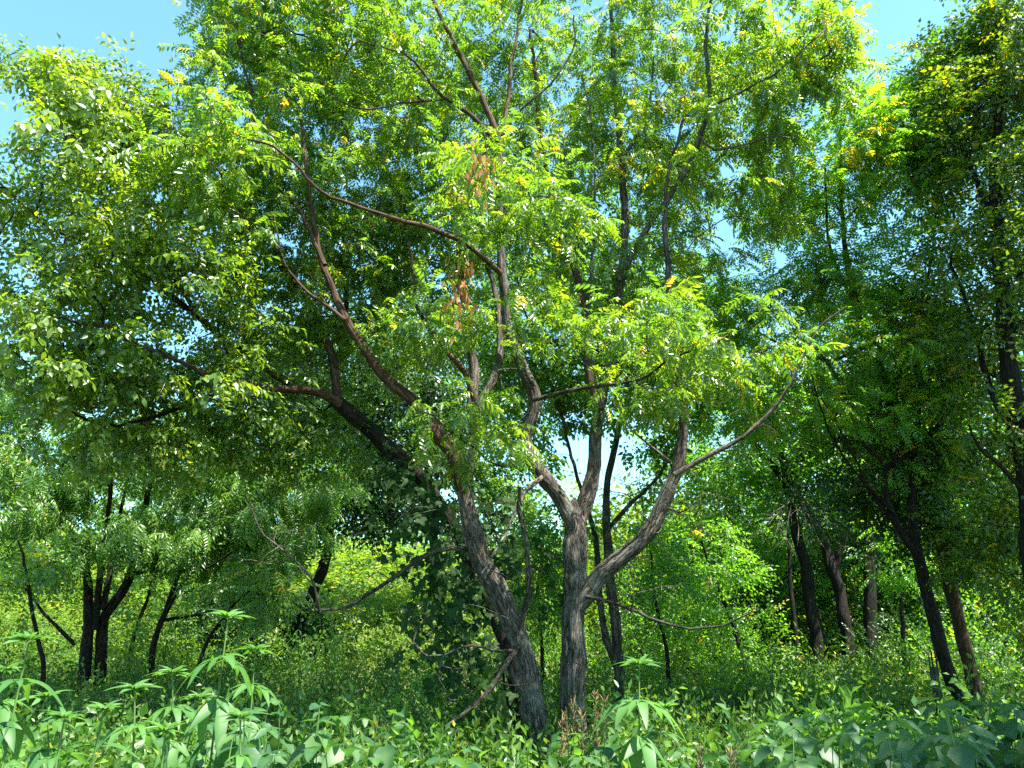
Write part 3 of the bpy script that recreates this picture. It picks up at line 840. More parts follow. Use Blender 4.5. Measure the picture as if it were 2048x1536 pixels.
build_tree('drooping_tree', 'multi-stemmed tree with pale drooping feathery leaves beyond the lobed weeds', [
    ('trunk', [(160, 1500, 11, 29), (165, 1400, 11, 28), (172, 1290, 11, 26), (178, 1200, 11, 22), (165, 1120, 11, 18), (140, 1050, 11, 14), (110, 970, 11, 10), (80, 880, 10.8, 7)]),
    ('trunk', [(194, 1500, 11.1, 29), (198, 1400, 11.1, 27), (202, 1300, 11.1, 26), (208, 1235, 11.1, 24), (240, 1190, 11.1, 21), (265, 1135, 11, 18), (280, 1070, 11, 15), (296, 990, 10.9, 12), (310, 900, 10.8, 8)]),
    ('limb', yp([(190, 1260), (200, 1150), (215, 1040), (220, 940), (200, 850)], 11, 10.7, 17, 6)),
    ('limb', yp([(205, 1220), (225, 1120), (240, 1030), (260, 930)], 11, 11.3, 15, 5)),
    ('limb', yp([(258, 1150), (300, 1142), (350, 1140), (410, 1138), (465, 1105)], 11, 10.4, 10, 4)),
    ('limb', yp([(150, 1290), (100, 1240), (60, 1190), (10, 1150)], 11, 10.6, 9, 4)),
], [(120, 950, 10.6, 140, 90, 1.0, 130), (300, 900, 10.8, 160, 90, 1.0, 130), (30, 800, 10.6, 130, 100, 0.9, 110), (100, 1060, 10.4, 120, 60, 0.7, 60), (340, 1060, 10.6, 110, 60, 0.7, 60), (-120, 950, 10.8, 120, 180, 1, 70)],
    'willow', M['leaf_willow'], M['bark_dark'], leaves=8, droop=0.8, sag=0.3)

build_tree('drooping_tree', 'thin tree with pale drooping leaves in front of the dark ivy-hung tree', [
    ('trunk', [(300, 1500, 11.5, 16), (305, 1310, 11.5, 13), (335, 1210, 11.5, 12), (355, 1150, 11.4, 11), (375, 1090, 11.3, 9), (410, 1000, 11.2, 6)]),
    ('limb', yp([(330, 1230), (370, 1160), (420, 1120), (480, 1090), (540, 1060)], 11.5, 11, 9, 4)),
    ('limb', yp([(330, 1240), (420, 1225), (480, 1222), (560, 1200)], 11.5, 11.2, 8, 3)),
    ('limb', yp([(365, 1120), (470, 1020), (560, 980), (620, 960)], 11.4, 10.8, 8, 3)),
], [(560, 1040, 10.8, 110, 90, 0.8, 100), (430, 1090, 11, 90, 60, 0.7, 40), (600, 960, 11.0, 110, 50, 0.8, 60), (450, 940, 11, 90, 70, 0.8, 55)],
    'willow', M['leaf_willow'], M['bark_dark'], leaves=8, droop=0.7, sag=0.3)

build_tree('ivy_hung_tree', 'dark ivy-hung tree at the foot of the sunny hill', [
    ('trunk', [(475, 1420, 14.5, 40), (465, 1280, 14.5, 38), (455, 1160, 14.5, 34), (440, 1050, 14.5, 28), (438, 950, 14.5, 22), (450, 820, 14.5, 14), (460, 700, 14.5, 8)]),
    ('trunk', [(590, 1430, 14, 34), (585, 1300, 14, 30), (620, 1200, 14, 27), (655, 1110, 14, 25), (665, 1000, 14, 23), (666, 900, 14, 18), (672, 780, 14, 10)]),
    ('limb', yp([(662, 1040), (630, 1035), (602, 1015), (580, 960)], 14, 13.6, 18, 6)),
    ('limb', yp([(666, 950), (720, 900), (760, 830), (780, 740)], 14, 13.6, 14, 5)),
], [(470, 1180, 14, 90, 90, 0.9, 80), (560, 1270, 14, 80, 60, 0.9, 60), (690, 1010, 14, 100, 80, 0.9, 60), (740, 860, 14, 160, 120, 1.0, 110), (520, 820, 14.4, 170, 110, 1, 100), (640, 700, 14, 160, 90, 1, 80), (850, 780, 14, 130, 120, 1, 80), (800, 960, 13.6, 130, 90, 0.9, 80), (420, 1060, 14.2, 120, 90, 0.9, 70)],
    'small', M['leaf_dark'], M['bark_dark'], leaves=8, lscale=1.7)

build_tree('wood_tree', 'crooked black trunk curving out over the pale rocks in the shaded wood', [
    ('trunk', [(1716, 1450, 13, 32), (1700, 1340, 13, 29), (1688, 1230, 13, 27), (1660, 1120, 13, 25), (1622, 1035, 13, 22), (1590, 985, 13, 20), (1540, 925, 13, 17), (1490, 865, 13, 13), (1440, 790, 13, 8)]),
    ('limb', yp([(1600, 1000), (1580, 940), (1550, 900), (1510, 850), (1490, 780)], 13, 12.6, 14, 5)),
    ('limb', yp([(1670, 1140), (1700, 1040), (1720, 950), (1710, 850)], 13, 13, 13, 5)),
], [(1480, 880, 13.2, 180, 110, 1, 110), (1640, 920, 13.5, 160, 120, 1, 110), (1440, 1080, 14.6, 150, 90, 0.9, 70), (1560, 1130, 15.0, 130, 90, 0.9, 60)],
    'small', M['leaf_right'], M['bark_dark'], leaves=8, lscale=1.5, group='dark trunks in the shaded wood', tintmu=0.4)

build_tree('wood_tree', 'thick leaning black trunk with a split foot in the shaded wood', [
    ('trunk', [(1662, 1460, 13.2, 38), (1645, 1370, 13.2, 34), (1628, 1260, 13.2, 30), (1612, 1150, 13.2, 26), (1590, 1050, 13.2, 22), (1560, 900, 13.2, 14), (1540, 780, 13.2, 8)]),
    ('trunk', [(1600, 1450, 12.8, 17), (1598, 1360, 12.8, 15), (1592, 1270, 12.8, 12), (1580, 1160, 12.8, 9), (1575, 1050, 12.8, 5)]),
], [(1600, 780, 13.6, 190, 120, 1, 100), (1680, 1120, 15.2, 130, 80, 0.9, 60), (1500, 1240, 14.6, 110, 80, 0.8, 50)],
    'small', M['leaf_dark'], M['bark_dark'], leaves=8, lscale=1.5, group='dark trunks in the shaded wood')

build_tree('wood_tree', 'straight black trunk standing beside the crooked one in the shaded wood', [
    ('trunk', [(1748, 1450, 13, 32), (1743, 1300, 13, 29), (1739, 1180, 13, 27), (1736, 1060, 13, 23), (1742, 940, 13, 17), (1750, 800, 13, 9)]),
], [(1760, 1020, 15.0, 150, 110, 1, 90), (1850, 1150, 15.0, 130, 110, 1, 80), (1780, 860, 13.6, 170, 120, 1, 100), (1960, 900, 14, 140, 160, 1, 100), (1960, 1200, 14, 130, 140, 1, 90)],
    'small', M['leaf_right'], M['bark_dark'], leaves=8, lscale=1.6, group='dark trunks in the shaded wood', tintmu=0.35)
#@@END
#@@REST
build_tree('wood_tree', 'broad green tree rising behind the feathery slender tree', [
    ('trunk', [(1850, 1420, 18, 34), (1840, 1250, 18, 30), (1830, 1050, 18, 26), (1815, 850, 18, 20), (1800, 650, 18, 12)]),
    ('limb', yp([(1835, 1120), (1760, 980), (1690, 850), (1640, 740)], 18, 17.5, 18, 6)),
    ('limb', yp([(1825, 980), (1900, 850), (1960, 720)], 18, 17.5, 18, 6)),
], [(1700, 900, 17.5, 200, 140, 1.8, 130), (1900, 800, 18, 200, 160, 1.8, 140), (1560, 1000, 18, 170, 110, 1.5, 90), (1980, 1050, 18, 150, 150, 1.5, 100), (1780, 680, 18, 170, 110, 1.5, 90), (1420, 960, 18.5, 130, 90, 1.4, 50)],
    'coarse', M['leaf_back'], M['bark_dark'], leaves=9, lscale=1.1, group='trees at the back of the wood')
build_tree('wood_tree', 'rounded green tree rising behind the dark ivy-hung tree', [
    ('trunk', [(880, 1330, 20, 30), (875, 1150, 20, 26), (860, 1000, 20, 20), (850, 850, 20, 12), (840, 700, 20, 7)]),
    ('limb', yp([(870, 1080), (800, 960), (740, 860)], 20, 19.5, 16, 5)),
    ('limb', yp([(862, 1000), (930, 900), (980, 830)], 20, 19.5, 14, 5)),
], [(820, 900, 19.5, 190, 130, 1.8, 130), (960, 850, 20, 130, 110, 1.5, 80), (700, 800, 19.5, 170, 110, 1.6, 100), (850, 700, 20, 170, 120, 1.5, 90), (1010, 1010, 20, 90, 90, 1.2, 46), (1110, 700, 20, 190, 150, 1.4, 120), (1300, 620, 20.5, 180, 150, 1.4, 110), (1060, 500, 20.5, 200, 120, 1.4, 80)],
    'coarse', M['leaf_back'], M['bark_dark'], leaves=9, lscale=1.1, group='trees at the back of the wood')
build_tree('wood_tree', 'low green tree rising behind the pale drooping tree', [
    ('trunk', [(330, 1350, 21, 28), (330, 1200, 21, 24), (340, 1050, 21, 18), (350, 900, 21, 10)]),
    ('limb', yp([(332, 1150), (250, 1030), (180, 950)], 21, 20.5, 14, 5)),
    ('limb', yp([(336, 1100), (430, 1000), (480, 920)], 21, 20.5, 14, 5)),
], [(330, 1010, 20.5, 170, 90, 1.6, 70), (130, 1060, 20.5, 130, 70, 1.5, 56), (460, 900, 20.5, 150, 80, 1.5, 60)],
    'coarse', M['leaf_back'], M['bark_dark'], leaves=8, lscale=1.0, group='trees at the back of the wood')


# ------------------------------------------------------------------ shrubs
def shrub_meshes(kind, n, seed):
    r = np.random.default_rng(seed)
    u = norm(r.normal(size=(n, 3))) * (r.random((n, 1)) ** (1 / 2.6))
    q = u * np.array([1.0, 1.0, 0.75]) + np.array([0, 0, 0.72])
    keep = np.array([mnoise.noise(Vector(a * 2.2) + Vector((seed * 3.1, 0, 0))) > -0.2 for a in q]) & (q[:, 2] > 0.02)
    q = q[keep]
    d = norm(norm(q - np.array([0, 0, 0.4])) + r.normal(0, 0.5, q.shape))
    ups = norm(np.array([0, 0, 1.0]) + r.normal(0, 0.35, q.shape))
    V, F, t = scatter(kind, q, d, ups, r.uniform(0.55, 1.0, len(q)), np.clip(r.normal(0.5, 0.22, len(q)), 0, 1))
    stems = []
    for k in range(9):
        a = r.uniform(0, 2 * math.pi); e = q[r.integers(len(q))] * 0.92
        c = np.array([math.cos(a) * 0.08, math.sin(a) * 0.08, -0.12])
        s = np.linspace(0, 1, 6)[:, None]
        stems.append(c * (1 - s) + e * s + np.array([0, 0, 0.12]) * np.sin(s * math.pi))
    rad = np.repeat(np.linspace(0.022, 0.005, 6)[None], 9, 0)
    return (V, F, t), multi_tubes(np.array(stems), rad, 5)


SHRUB = {}


def shrub(name, label, px, py, Y, rad, kind, mat, group, seed):
    """py is the shrub's top as seen; it stands on the ground there"""
    top = P(px, py, Y)
    g = gz(top[0], top[1])
    h = max(top[2] - g, 0.8) / 1.45
    key = (kind, mat, seed)
    e = empty(name, (top[0], top[1], g), label, 'shrub', group)
    if key not in SHRUB:
        (V, F, t), (sv, sf, sb) = shrub_meshes(kind, 760 if kind != 'clump' else 100, seed)
        a = mesh_obj('foliage', V, F, M[mat], e, tint=t); a['kind'] = 'stuff'
        b = mesh_obj('stems', sv, sf, M['bark_dark'], e, bark=sb, smooth=True); b['kind'] = 'stuff'
        SHRUB[key] = (a.data, b.data)
    else:
        for nm, me in zip(('foliage', 'stems'), SHRUB[key]):
            o = bpy.data.objects.new(nm, me); o.parent = e; o['kind'] = 'stuff'; col.objects.link(o)
    e.scale = (rad, rad, h)
    e.rotation_euler = (0, 0, random.uniform(0, 6.28))
    return e


for i, (px, py, Y, r) in enumerate([(620, 1130, 27, 2.2), (760, 1090, 30, 2.6), (690, 1190, 21, 1.5), (840, 1160, 25, 2.0), (980, 1110, 29, 2.3), (930, 1230, 19, 1.3), (560, 1250, 19, 1.4), (1120, 1120, 27, 2.0), (780, 1260, 17, 1.0),
                                    (1290, 1010, 24, 2.2), (1400, 1030, 22, 2.2), (1240, 1100, 20, 1.5), (1500, 1080, 23, 2.2), (1340, 1130, 17, 1.4), (60, 1080, 20, 2.2), (250, 1130, 22, 2.2), (-60, 1150, 18, 2.0), (380, 1160, 20, 1.8), (120, 1190, 16, 1.2), (1620, 1130, 22, 2.2), (1880, 1100, 22, 2.4), (2020, 1080, 20, 2.0)]):
    where = ('behind the drooping tree' if px < 450 else 'between the ivy-hung tree and the leaning trunk' if px < 900 else 'right behind the leaning and forked trunks' if px < 1200 else 'behind the long right limb of the forked tree' if px < 1560 else 'seen through the shaded wood')
    shrub('shrub', 'sunlit yellow-green shrub on the hillside ' + where, px, py, Y, r, 'small' if Y < 20 else 'coarse', 'leaf_yellow', 'sunlit shrubs on the hillside', i % 3)
for i, (px, py, Y, r) in enumerate([(1330, 1200, 12, 1.0), (1430, 1170, 12.5, 1.1), (1270, 1290, 10.5, 0.6), (1820, 1230, 12, 1.1), (1960, 1220, 11, 1.1), (1460, 1310, 10.5, 0.6), (2060, 1230, 10, 0.9), (1880, 1330, 10.2, 0.5), (1690, 1250, 14.5, 1.1), (1360, 1090, 14, 1.5), (1480, 1060, 14.8, 1.5), (1290, 1150, 13, 0.9), (1600, 1120, 15, 1.5), (1730, 1110, 15.5, 1.6), (1850, 1090, 14.5, 1.5), (1980, 1080, 13.5, 1.5), (2090, 1120, 12, 1.3), (1400, 1220, 11.5, 0.9), (1560, 1300, 12.4, 0.5), (1790, 1290, 12.3, 0.6), (1100, 1200, 12.5, 0.7), (1000, 1290, 12, 0.5), (1430, 1330, 11.2, 0.5)]):
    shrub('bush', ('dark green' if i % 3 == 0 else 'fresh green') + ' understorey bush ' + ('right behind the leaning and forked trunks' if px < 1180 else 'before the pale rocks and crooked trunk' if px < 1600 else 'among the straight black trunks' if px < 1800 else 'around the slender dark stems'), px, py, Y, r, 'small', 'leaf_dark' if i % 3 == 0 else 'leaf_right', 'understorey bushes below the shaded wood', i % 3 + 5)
for i, (px, py, Y, r) in enumerate([(40, 1230, 12.5, 1.0), (270, 1290, 12, 0.9), (420, 1300, 12.5, 1.0), (570, 1330, 12.5, 0.9), (60, 1290, 13.5, 0.9), (330, 1210, 14.5, 1.2), (480, 1240, 13.2, 1.0), (330, 1300, 11.8, 0.6)]):
    shrub('bush', 'mid-green bush ' + ('at the foot of the multi-stemmed drooping tree' if px < 240 else 'around the thin drooping tree stem' if px < 400 else 'before the dark ivy-hung tree'), px, py, Y, r, 'small', 'leaf_back', 'bushes around the drooping trees', i % 3 + 9)

for (path, ells, lab, kd, mt) in [
    ([(70, 1480, 9.5, 12), (85, 1330, 9.5, 10), (60, 1200, 9.5, 8), (40, 1080, 9.4, 5)], [(40, 1120, 9.4, 100, 110, 0.6, 34)], 'spindly sapling between the lobed-leaf weeds and the drooping trunk', 'small', 'leaf_willow'),
    ([(250, 1460, 12.5, 11), (262, 1300, 12.5, 9), (300, 1180, 12.4, 7), (320, 1090, 12.4, 4)], [(310, 1160, 12.4, 90, 90, 0.6, 40)], 'thin sapling leaning out from the drooping tree foot', 'small', 'leaf_back'),
    ([(380, 1450, 10.5, 10), (400, 1320, 10.5, 9), (450, 1230, 10.4, 7), (520, 1160, 10.3, 4)], [(500, 1170, 10.3, 90, 60, 0.6, 34)], 'bent sapling in front of the ivy-hung tree', 'willow', 'leaf_willow'),
    ([(1500, 1450, 11.5, 13), (1480, 1300, 11.5, 11), (1440, 1180, 11.4, 8), (1400, 1080, 11.3, 5)], [(1420, 1130, 11.3, 110, 100, 0.7, 50)], 'leaning sapling beside the bleached dead branch', 'small', 'leaf_right'),
    ([(1340, 1450, 10, 11), (1335, 1320, 10, 9), (1310, 1200, 10, 7), (1300, 1100, 10, 4)], [(1320, 1160, 10, 90, 100, 0.6, 40)], 'sapling close behind the bare curving lower limb', 'small', 'leaf_right'),
    ([(1815, 1450, 11, 12), (1808, 1300, 11, 10), (1800, 1180, 11, 8), (1790, 1060, 11, 5)], [(1800, 1080, 11, 70, 80, 0.6, 30)], 'sapling between the straight black trunk and the slender stems', 'feather', 'leaf_right'),
    ([(1080, 1450, 11, 11), (1085, 1300, 11, 9), (1075, 1180, 11, 7), (1090, 1060, 11, 4)], [(1085, 1150, 11, 70, 120, 0.6, 44)], 'sapling filling the gap between the leaning and forked trunks', 'small', 'leaf_right'),
]:
    build_tree('sapling', lab, [('trunk', path)], ells, kd, M[mt], M['bark_dark'], leaves=7, lscale=1.1, group='thin saplings of the understorey', droop=0.4)
for i in range(46):
    yy = random.uniform(4.8, 12.5); xx = random.uniform(-0.66, 0.66) * yy
    hh = random.uniform(0.55, 1.05) + 0.06 * max(0, yy - 6)
    ppx, ppy, _ = project(np.array([[xx, yy, gz(xx, yy) + hh]]))
    shrub('weed_clump', ('low ' if hh < 0.78 else 'tall ') + ('bright green', 'pale green', 'dull green')[i % 3] + ' weed clump ' + ('around the lobed-leaf weeds' if ppx[0] < 560 else 'before the sunny hillside' if ppx[0] < 960 else 'around the two main trunks' if ppx[0] < 1250 else 'before the black wood trunks'), float(ppx[0]), float(ppy[0]), yy, random.uniform(0.28, 0.5), 'clump', ('forb', 'leaf_willow', 'leaf_back')[i % 3], 'leafy weed clumps in the meadow', 20 + i % 3)

# ------------------------------------------------------------------ far woods on the hill, one mass
n = 4200
x = rng.uniform(-70, 80, n); y = rng.uniform(50, 75, n)
crest = 4.2 + 2.2 * np.sin(x * 0.17 + 1) + 1.6 * np.sin(x * 0.41) + 5.5 * sstep(8, 22, x) + 2.5 * sstep(-6, -25, x)
z = ground_z(x, y) + crest * (rng.random(n) ** 0.6)
pos = np.stack([x, y, z], 1)
V, F, t = scatter('coarse', pos, norm(rng.normal(size=(n, 3))), norm(np.array([0, 0, 1.0]) + rng.normal(0, 0.4, (n, 3))), rng.uniform(2.2, 4.2, n), np.clip(rng.normal(0.5, 0.2, n), 0, 1))
tag(mesh_obj('far_woods', V, F, M['leaf_back'], tint=t), 'far-off green wood along the hilltop', 'wood', kind='stuff')

# ------------------------------------------------------------------ meadow of small forbs
def meadow(name, label, n, x_of, ymin, ymax, hmin, hmax, sc0, sc1, mat, lean=0.35, kind='forb'):
    y = ymin + (ymax - ymin) * rng.random(n) ** 0.75
    x = x_of(y, n)
    keep = np.array([mnoise.noise(Vector((a * 0.55, b * 0.55, 3.0))) for a, b in zip(x, y)]) > -0.42
    x, y = x[keep], y[keep]; n = len(x)
    h = (hmin + (hmax - hmin) * rng.random(n)) * (0.8 + 0.5 * np.array([mnoise.noise(Vector((a * 0.9, b * 0.9, 9.0))) for a, b in zip(x, y)]))
    pos = np.stack([x, y, ground_z(x, y)], 1)
    V_, F_, T_, off = [], [], [], 0
    for lev in range(3):
        p = pos + np.stack([rng.normal(0, 0.05, n), rng.normal(0, 0.05, n), h * (0.12 + 0.33 * lev)], 1)
        d = norm(np.stack([rng.normal(0, lean, n), rng.normal(0, lean, n), np.full(n, 1.0 - 0.25 * (2 - lev))], 1))
        ups = norm(rng.normal(size=(n, 3)) * np.array([1, 1, 0.2]))
        sc = (sc0 + (sc1 - sc0) * (y - ymin) / (ymax - ymin)) * rng.uniform(0.7, 1.25, n)
        V, F, t = scatter(kind, p, d, ups, sc, np.clip(rng.normal(0.45, 0.22, n), 0, 1))
        V_.append(V); F_.append(F + off); T_.append(t); off += len(V)
    return tag(mesh_obj(name, np.vstack(V_), np.vstack(F_), mat, tint=np.concatenate(T_)), label, 'meadow', kind='stuff')


meadow('meadow_weeds', 'knee-high green weeds filling the clearing around the trunks', 4200, lambda y, n: (rng.random(n) - 0.5) * 1.6 * y, 3.6, 13, 0.45, 0.85, 1.0, 1.3, M['forb'])
meadow('broad_weeds', 'waist-high broad-leaved green weeds before the trunks', 1000, lambda y, n: (rng.random(n) - 0.5) * 1.5 * y, 3.9, 7.0, 0.55, 1.0, 0.9, 1.2, M['leaf_willow'], kind='left')
meadow('hillside_weeds', 'sunlit yellow-green weeds on the rising hillside', 4200, lambda y, n: (rng.random(n) - 0.62) * 1.7 * y, 8.5, 44, 0.75, 1.35, 1.3, 4.0, M['leaf_yellow'])
meadow('wood_floor_weeds', 'low green plants under the shaded wood', 1500, lambda y, n: y * (0.15 + 0.55 * rng.random(n)), 6.5, 16, 0.2, 0.45, 1.2, 1.6, M['leaf_back'])


# ------------------------------------------------------------------ big-leaved foreground weeds: every leaf its own part
def leaf_data(name, mat, build, n, tints):
    out = []
    for k in range(n):
        T = Tmpl(); build(T, k)
        v, f, kk = T.done()
        me = bpy.data.meshes.new(name)
        me.from_pydata([tuple(a) for a in v], [], [tuple(int(i) for i in t) for t in f])
        a = me.attributes.new('tint', 'FLOAT', 'POINT')
        tv = np.full(len(v), tints[k % len(tints)], dtype=np.float32)
        first = np.array([i == 0 or kk[i] != kk[i - 1] for i in range(len(kk))])
        loc_i = np.arange(len(kk)) - np.maximum.accumulate(np.where(first, np.arange(len(kk)), 0))
        tv[(loc_i % 3 == 0) & (kk > 0)] += 0.35
        tv += np.random.default_rng(k).normal(0, 0.07, len(v)).astype(np.float32)
        a.data.foreach_set('value', tv)
        me.polygons.foreach_set('use_smooth', np.ones(len(me.polygons), dtype=bool))
        me.materials.append(mat); me.update()
        out.append(me)
    return out


def trifid(T, k):
    r = np.random.default_rng(100 + k)
    pet = np.array([0.22, 0, 0.02])
    T.add(strip(np.zeros(3), pet, 0.008))
    lobes = [(0, 1.0, 0.30)] + [(s * r.uniform(38, 52), r.uniform(0.68, 0.85), 0.24) for s in (-1, 1)]
    if k % 3 == 0: lobes += [(s * 85, 0.42, 0.16) for s in (-1, 1)]
    if k == 7: lobes = lobes[:1]
    dro = r.uniform(0.6, 1.1)
    for a, L, w in lobes:
        d = norm(np.array([math.cos(R(a)), math.sin(R(a)), 0.12]))
        side = norm(np.cross(Z, d)); up = np.cross(d, side)
        pr = lambda t: (math.sin(math.pi * (0.10 + 0.90 * t) ** 0.8)) ** 0.8 if t < 1 else 0.02
        T.add(lance(pet - d * 0.03, d, side, up, L, w * 1.15, fold=0.30, curl=dro * L, segs=7, prof=pr))


def heart(T, k):
    r = np.random.default_rng(200 + k)
    pet = np.array([0.30, 0, 0.04])
    T.add(strip(np.zeros(3), pet, 0.012))
    d = norm(np.array([1, 0, -0.15 - 0.1 * k])); side = Yv; up = norm(np.cross(d, side))
    def pr(t):
        return max(0.02, (1 - t) ** 0.62 * (0.55 + 1.1 * min(t, 0.25) / 0.25 * 0.75)) if t < 1 else 0.02
    T.add(lance(pet - d * 0.05, d, side, up, 1.0, 0.60 + 0.05 * (k % 3), fold=r.uniform(0.1, 0.35), curl=r.uniform(0.15, 0.5), segs=8, prof=pr))


def ovate(T, k):
    r = np.random.default_rng(300 + k)
    d = norm(np.array([1, 0, 0.1])); up = norm(np.cross(d, Yv))
    T.add(lance(np.zeros(3), d, Yv, up, 1.0, 0.36, fold=0.25, curl=r.uniform(0.15, 0.5), segs=6))


def lobed(T, k):
    r = np.random.default_rng(400 + k)
    T.add(strip(np.zeros(3), np.array([0.3, 0, 0.0]), 0.012))
    o = [(0.30, 0), (0.18, 0.22), (0.34, 0.50), (0.62, 0.52), (0.62, 0.24), (0.95, 0.16), (1.3, 0)]
    c = np.array([0.60, 0, -0.03])
    pts = [np.array([a, b, 0.06 * abs(b) - 0.18 * (a - 0.3) ** 2 + r.uniform(-0.03, 0.03)]) for a, b in o] + [np.array([a, -b, 0.06 * abs(b) - 0.18 * (a - 0.3) ** 2 + r.uniform(-0.03, 0.03)]) for a, b in o[-2:0:-1]]
    v = [c] + pts
    m = len(pts)
    T.add((v, [(0, 1 + i, 1 + (i + 1) % m) for i in range(m)]))


LD = {
    'trifid': leaf_data('leaf', M['ragweed'], trifid, 8, (0.2, 0.55, 0.85, 0.4)),
    'heart': leaf_data('leaf', M['heart'], heart, 9, (0.1, 0.35, 0.6, 0.5, 0.9)),
    'ovate': leaf_data('leaf', M['forb'], ovate, 4, (0.25, 0.5, 0.7)),
    'lobed': leaf_data('leaf', M['vine'], lobed, 5, (0.1, 0.5, 0.9)),
    'dry': leaf_data('leaf', M['dry'], ovate, 4, (0.1, 0.5, 0.9)),
    'edge_big': leaf_data('leaf', M['leaf_edge'], lobed, 4, (0.5, 0.9, 0.97)),
}


def put_leaf(kind, parent, loc, d, up, s, name='leaf'):
    o = bpy.data.objects.new(name, random.choice(LD[kind]))
    f = frames(np.array([d]), np.array([up]))[0]
    m4 = np.eye(4); m4[:3, :3] = f * s; m4[:3, 3] = loc
    o.parent = parent
    o.matrix_local = Matrix(m4.tolist())
    col.objects.link(o)
    return o


def stem(parent, pts, r0, r1, mat, name='stem', K=6):
    p, r = resample(np.array(pts), np.linspace(r0, r1, len(pts)), 0.10)
    V, F, bc = tube(p, r, min(K, 5))
    mesh_obj(name, V, F, mat, parent, bark=bc, smooth=True)
    return p


def tall_weed(px, py, Y, label, size=0.17, nodes=7, group=None, kind='trifid', gap=0.13):
    top = P(px, py, Y)
    g = gz(top[0], top[1]); h = top[2] - g
    e = empty('tall_weed', (top[0], top[1], g), label, 'weed', group)
    lean = rng.normal(0, 0.05, 2)
    pts = [np.array([lean[0] * math.sin(t * 2.6) - lean[0] * math.sin(2.6) * t, lean[1] * math.sin(t * 3), h * t - 0.03 * (t == 0)]) for t in np.linspace(0, 1, 7)]
    p = stem(e, pts, 0.0075, 0.003, M['stalk'], 'stalk')
    a0 = random.uniform(0, 3)
    for k in range(nodes):
        zz = h - 0.02 - gap * k * (0.42 + 0.06 * k)
        if zz < 0.15: break
        c = p[np.argmin(np.abs(p[:, 2] - zz))]
        sz = size * (0.55 + 0.17 * k if k < 4 else 1.15) * random.uniform(0.85, 1.2)
        for s in (0, 1):
            a = a0 + k * 1.57 + s * math.pi + random.uniform(-0.3, 0.3)
            el = (0.55 - 0.38 * k if k < 3 else -0.6) + random.uniform(-0.15, 0.15)
            d = np.array([math.cos(a) * math.cos(el), math.sin(a) * math.cos(el), math.sin(el)])
            put_leaf(kind, e, c, d, norm(np.array([0, 0, 1.0]) + rng.normal(0, 0.15, 3)), sz)
    for s in range(4):                                  # the young leaves at the tip stand up
        a = a0 + s * 1.57 + 0.7
        put_leaf('ovate' if kind != 'trifid' else 'trifid', e, p[-1], np.array([math.cos(a) * 0.55, math.sin(a) * 0.55, 0.8]), np.array([-math.cos(a), -math.sin(a), 0.6]), size * random.uniform(0.34, 0.5))
    return e


for px, py, Y, sz, nn, lab in [
    (455, 1240, 3.0, 0.150, 8, 'tallest lobed-leaf weed, its pale stalk rising above the heart-leaf carpet'),
    (58, 1285, 2.8, 0.165, 8, 'lobed-leaf weed with drooping hand-shaped leaves before the drooping tree'),
    (268, 1385, 2.9, 0.150, 6, None), (345, 1352, 3.3, 0.145, 6, None), (512, 1305, 3.4, 0.135, 7, None),
    (205, 1425, 2.7, 0.140, 5, None), (10, 1345, 3.3, 0.150, 6, None), (130, 1440, 2.6, 0.150, 5, None), (330, 1470, 2.5, 0.150, 4, None), (90, 1400, 3.6, 0.140, 6, None), (400, 1400, 3.8, 0.14, 6, None), (480, 1440, 2.6, 0.14, 4, None)]:
    tall_weed(px, py, Y, lab or ('tall green lobed-leaf weed beside the tallest one' if px > 280 and py < 1410 else 'tall green lobed-leaf weed before the drooping trunk' if py < 1410 else 'low green lobed-leaf weed at the foot of the stand'), sz * random.uniform(0.78, 1.02), nn + 2, 'lobed-leaf weeds')
tall_weed(1278, 1335, 3.3, 'lone lobed-leaf weed with a bright tip beside the forked tree foot', 0.16, 7, 'lobed-leaf weeds')
tall_weed(1330, 1420, 3.7, 'short lobed-leaf weed tucked behind the lone bright-tipped one', 0.14, 5, 'lobed-leaf weeds')


def heart_weed(px, py, Y, label, group, size):
    top = P(px, py, Y)
    g = gz(top[0], top[1]); h = max(top[2] - g, 0.35)
    e = empty('heart_leaf_weed', (top[0], top[1], g), label, 'weed', group)
    lean = rng.normal(0, 0.07, 2)
    p = stem(e, [np.array([lean[0] * t * t, lean[1] * t * t, h * t - 0.03 * (t == 0)]) for t in np.linspace(0, 1, 5)], 0.0045, 0.002, M['stalk'])
    a0 = random.uniform(0, 3)
    for k in range(7):
        zz = h - 0.01 - 0.058 * k
        if zz < 0.1: break
        c = p[np.argmin(np.abs(p[:, 2] - zz))]
        sz = size * min(1.0, 0.55 + 0.2 * k) * random.uniform(0.8, 1.25)
        for s in (0, 1):
            a = a0 + k * 1.57 + s * math.pi + random.uniform(-0.45, 0.45)
            el = 0.45 - 0.22 * k + random.uniform(-0.2, 0.2)
            d = np.array([math.cos(a) * math.cos(el), math.sin(a) * math.cos(el), math.sin(el)])
            put_leaf('heart', e, c, d, norm(np.array([0, 0, 1.0]) + rng.normal(0, 0.25, 3)), sz)
    return e


def carpet_top(px):
    return float(np.interp(px, [350, 450, 620, 740, 800, 1000, 1080, 1200, 1400, 1500, 1600, 1750, 1850, 1930, 2060], [1440, 1400, 1385, 1420, 1480, 1490, 1475, 1470, 1480, 1440, 1425, 1425, 1420, 1370, 1355]))


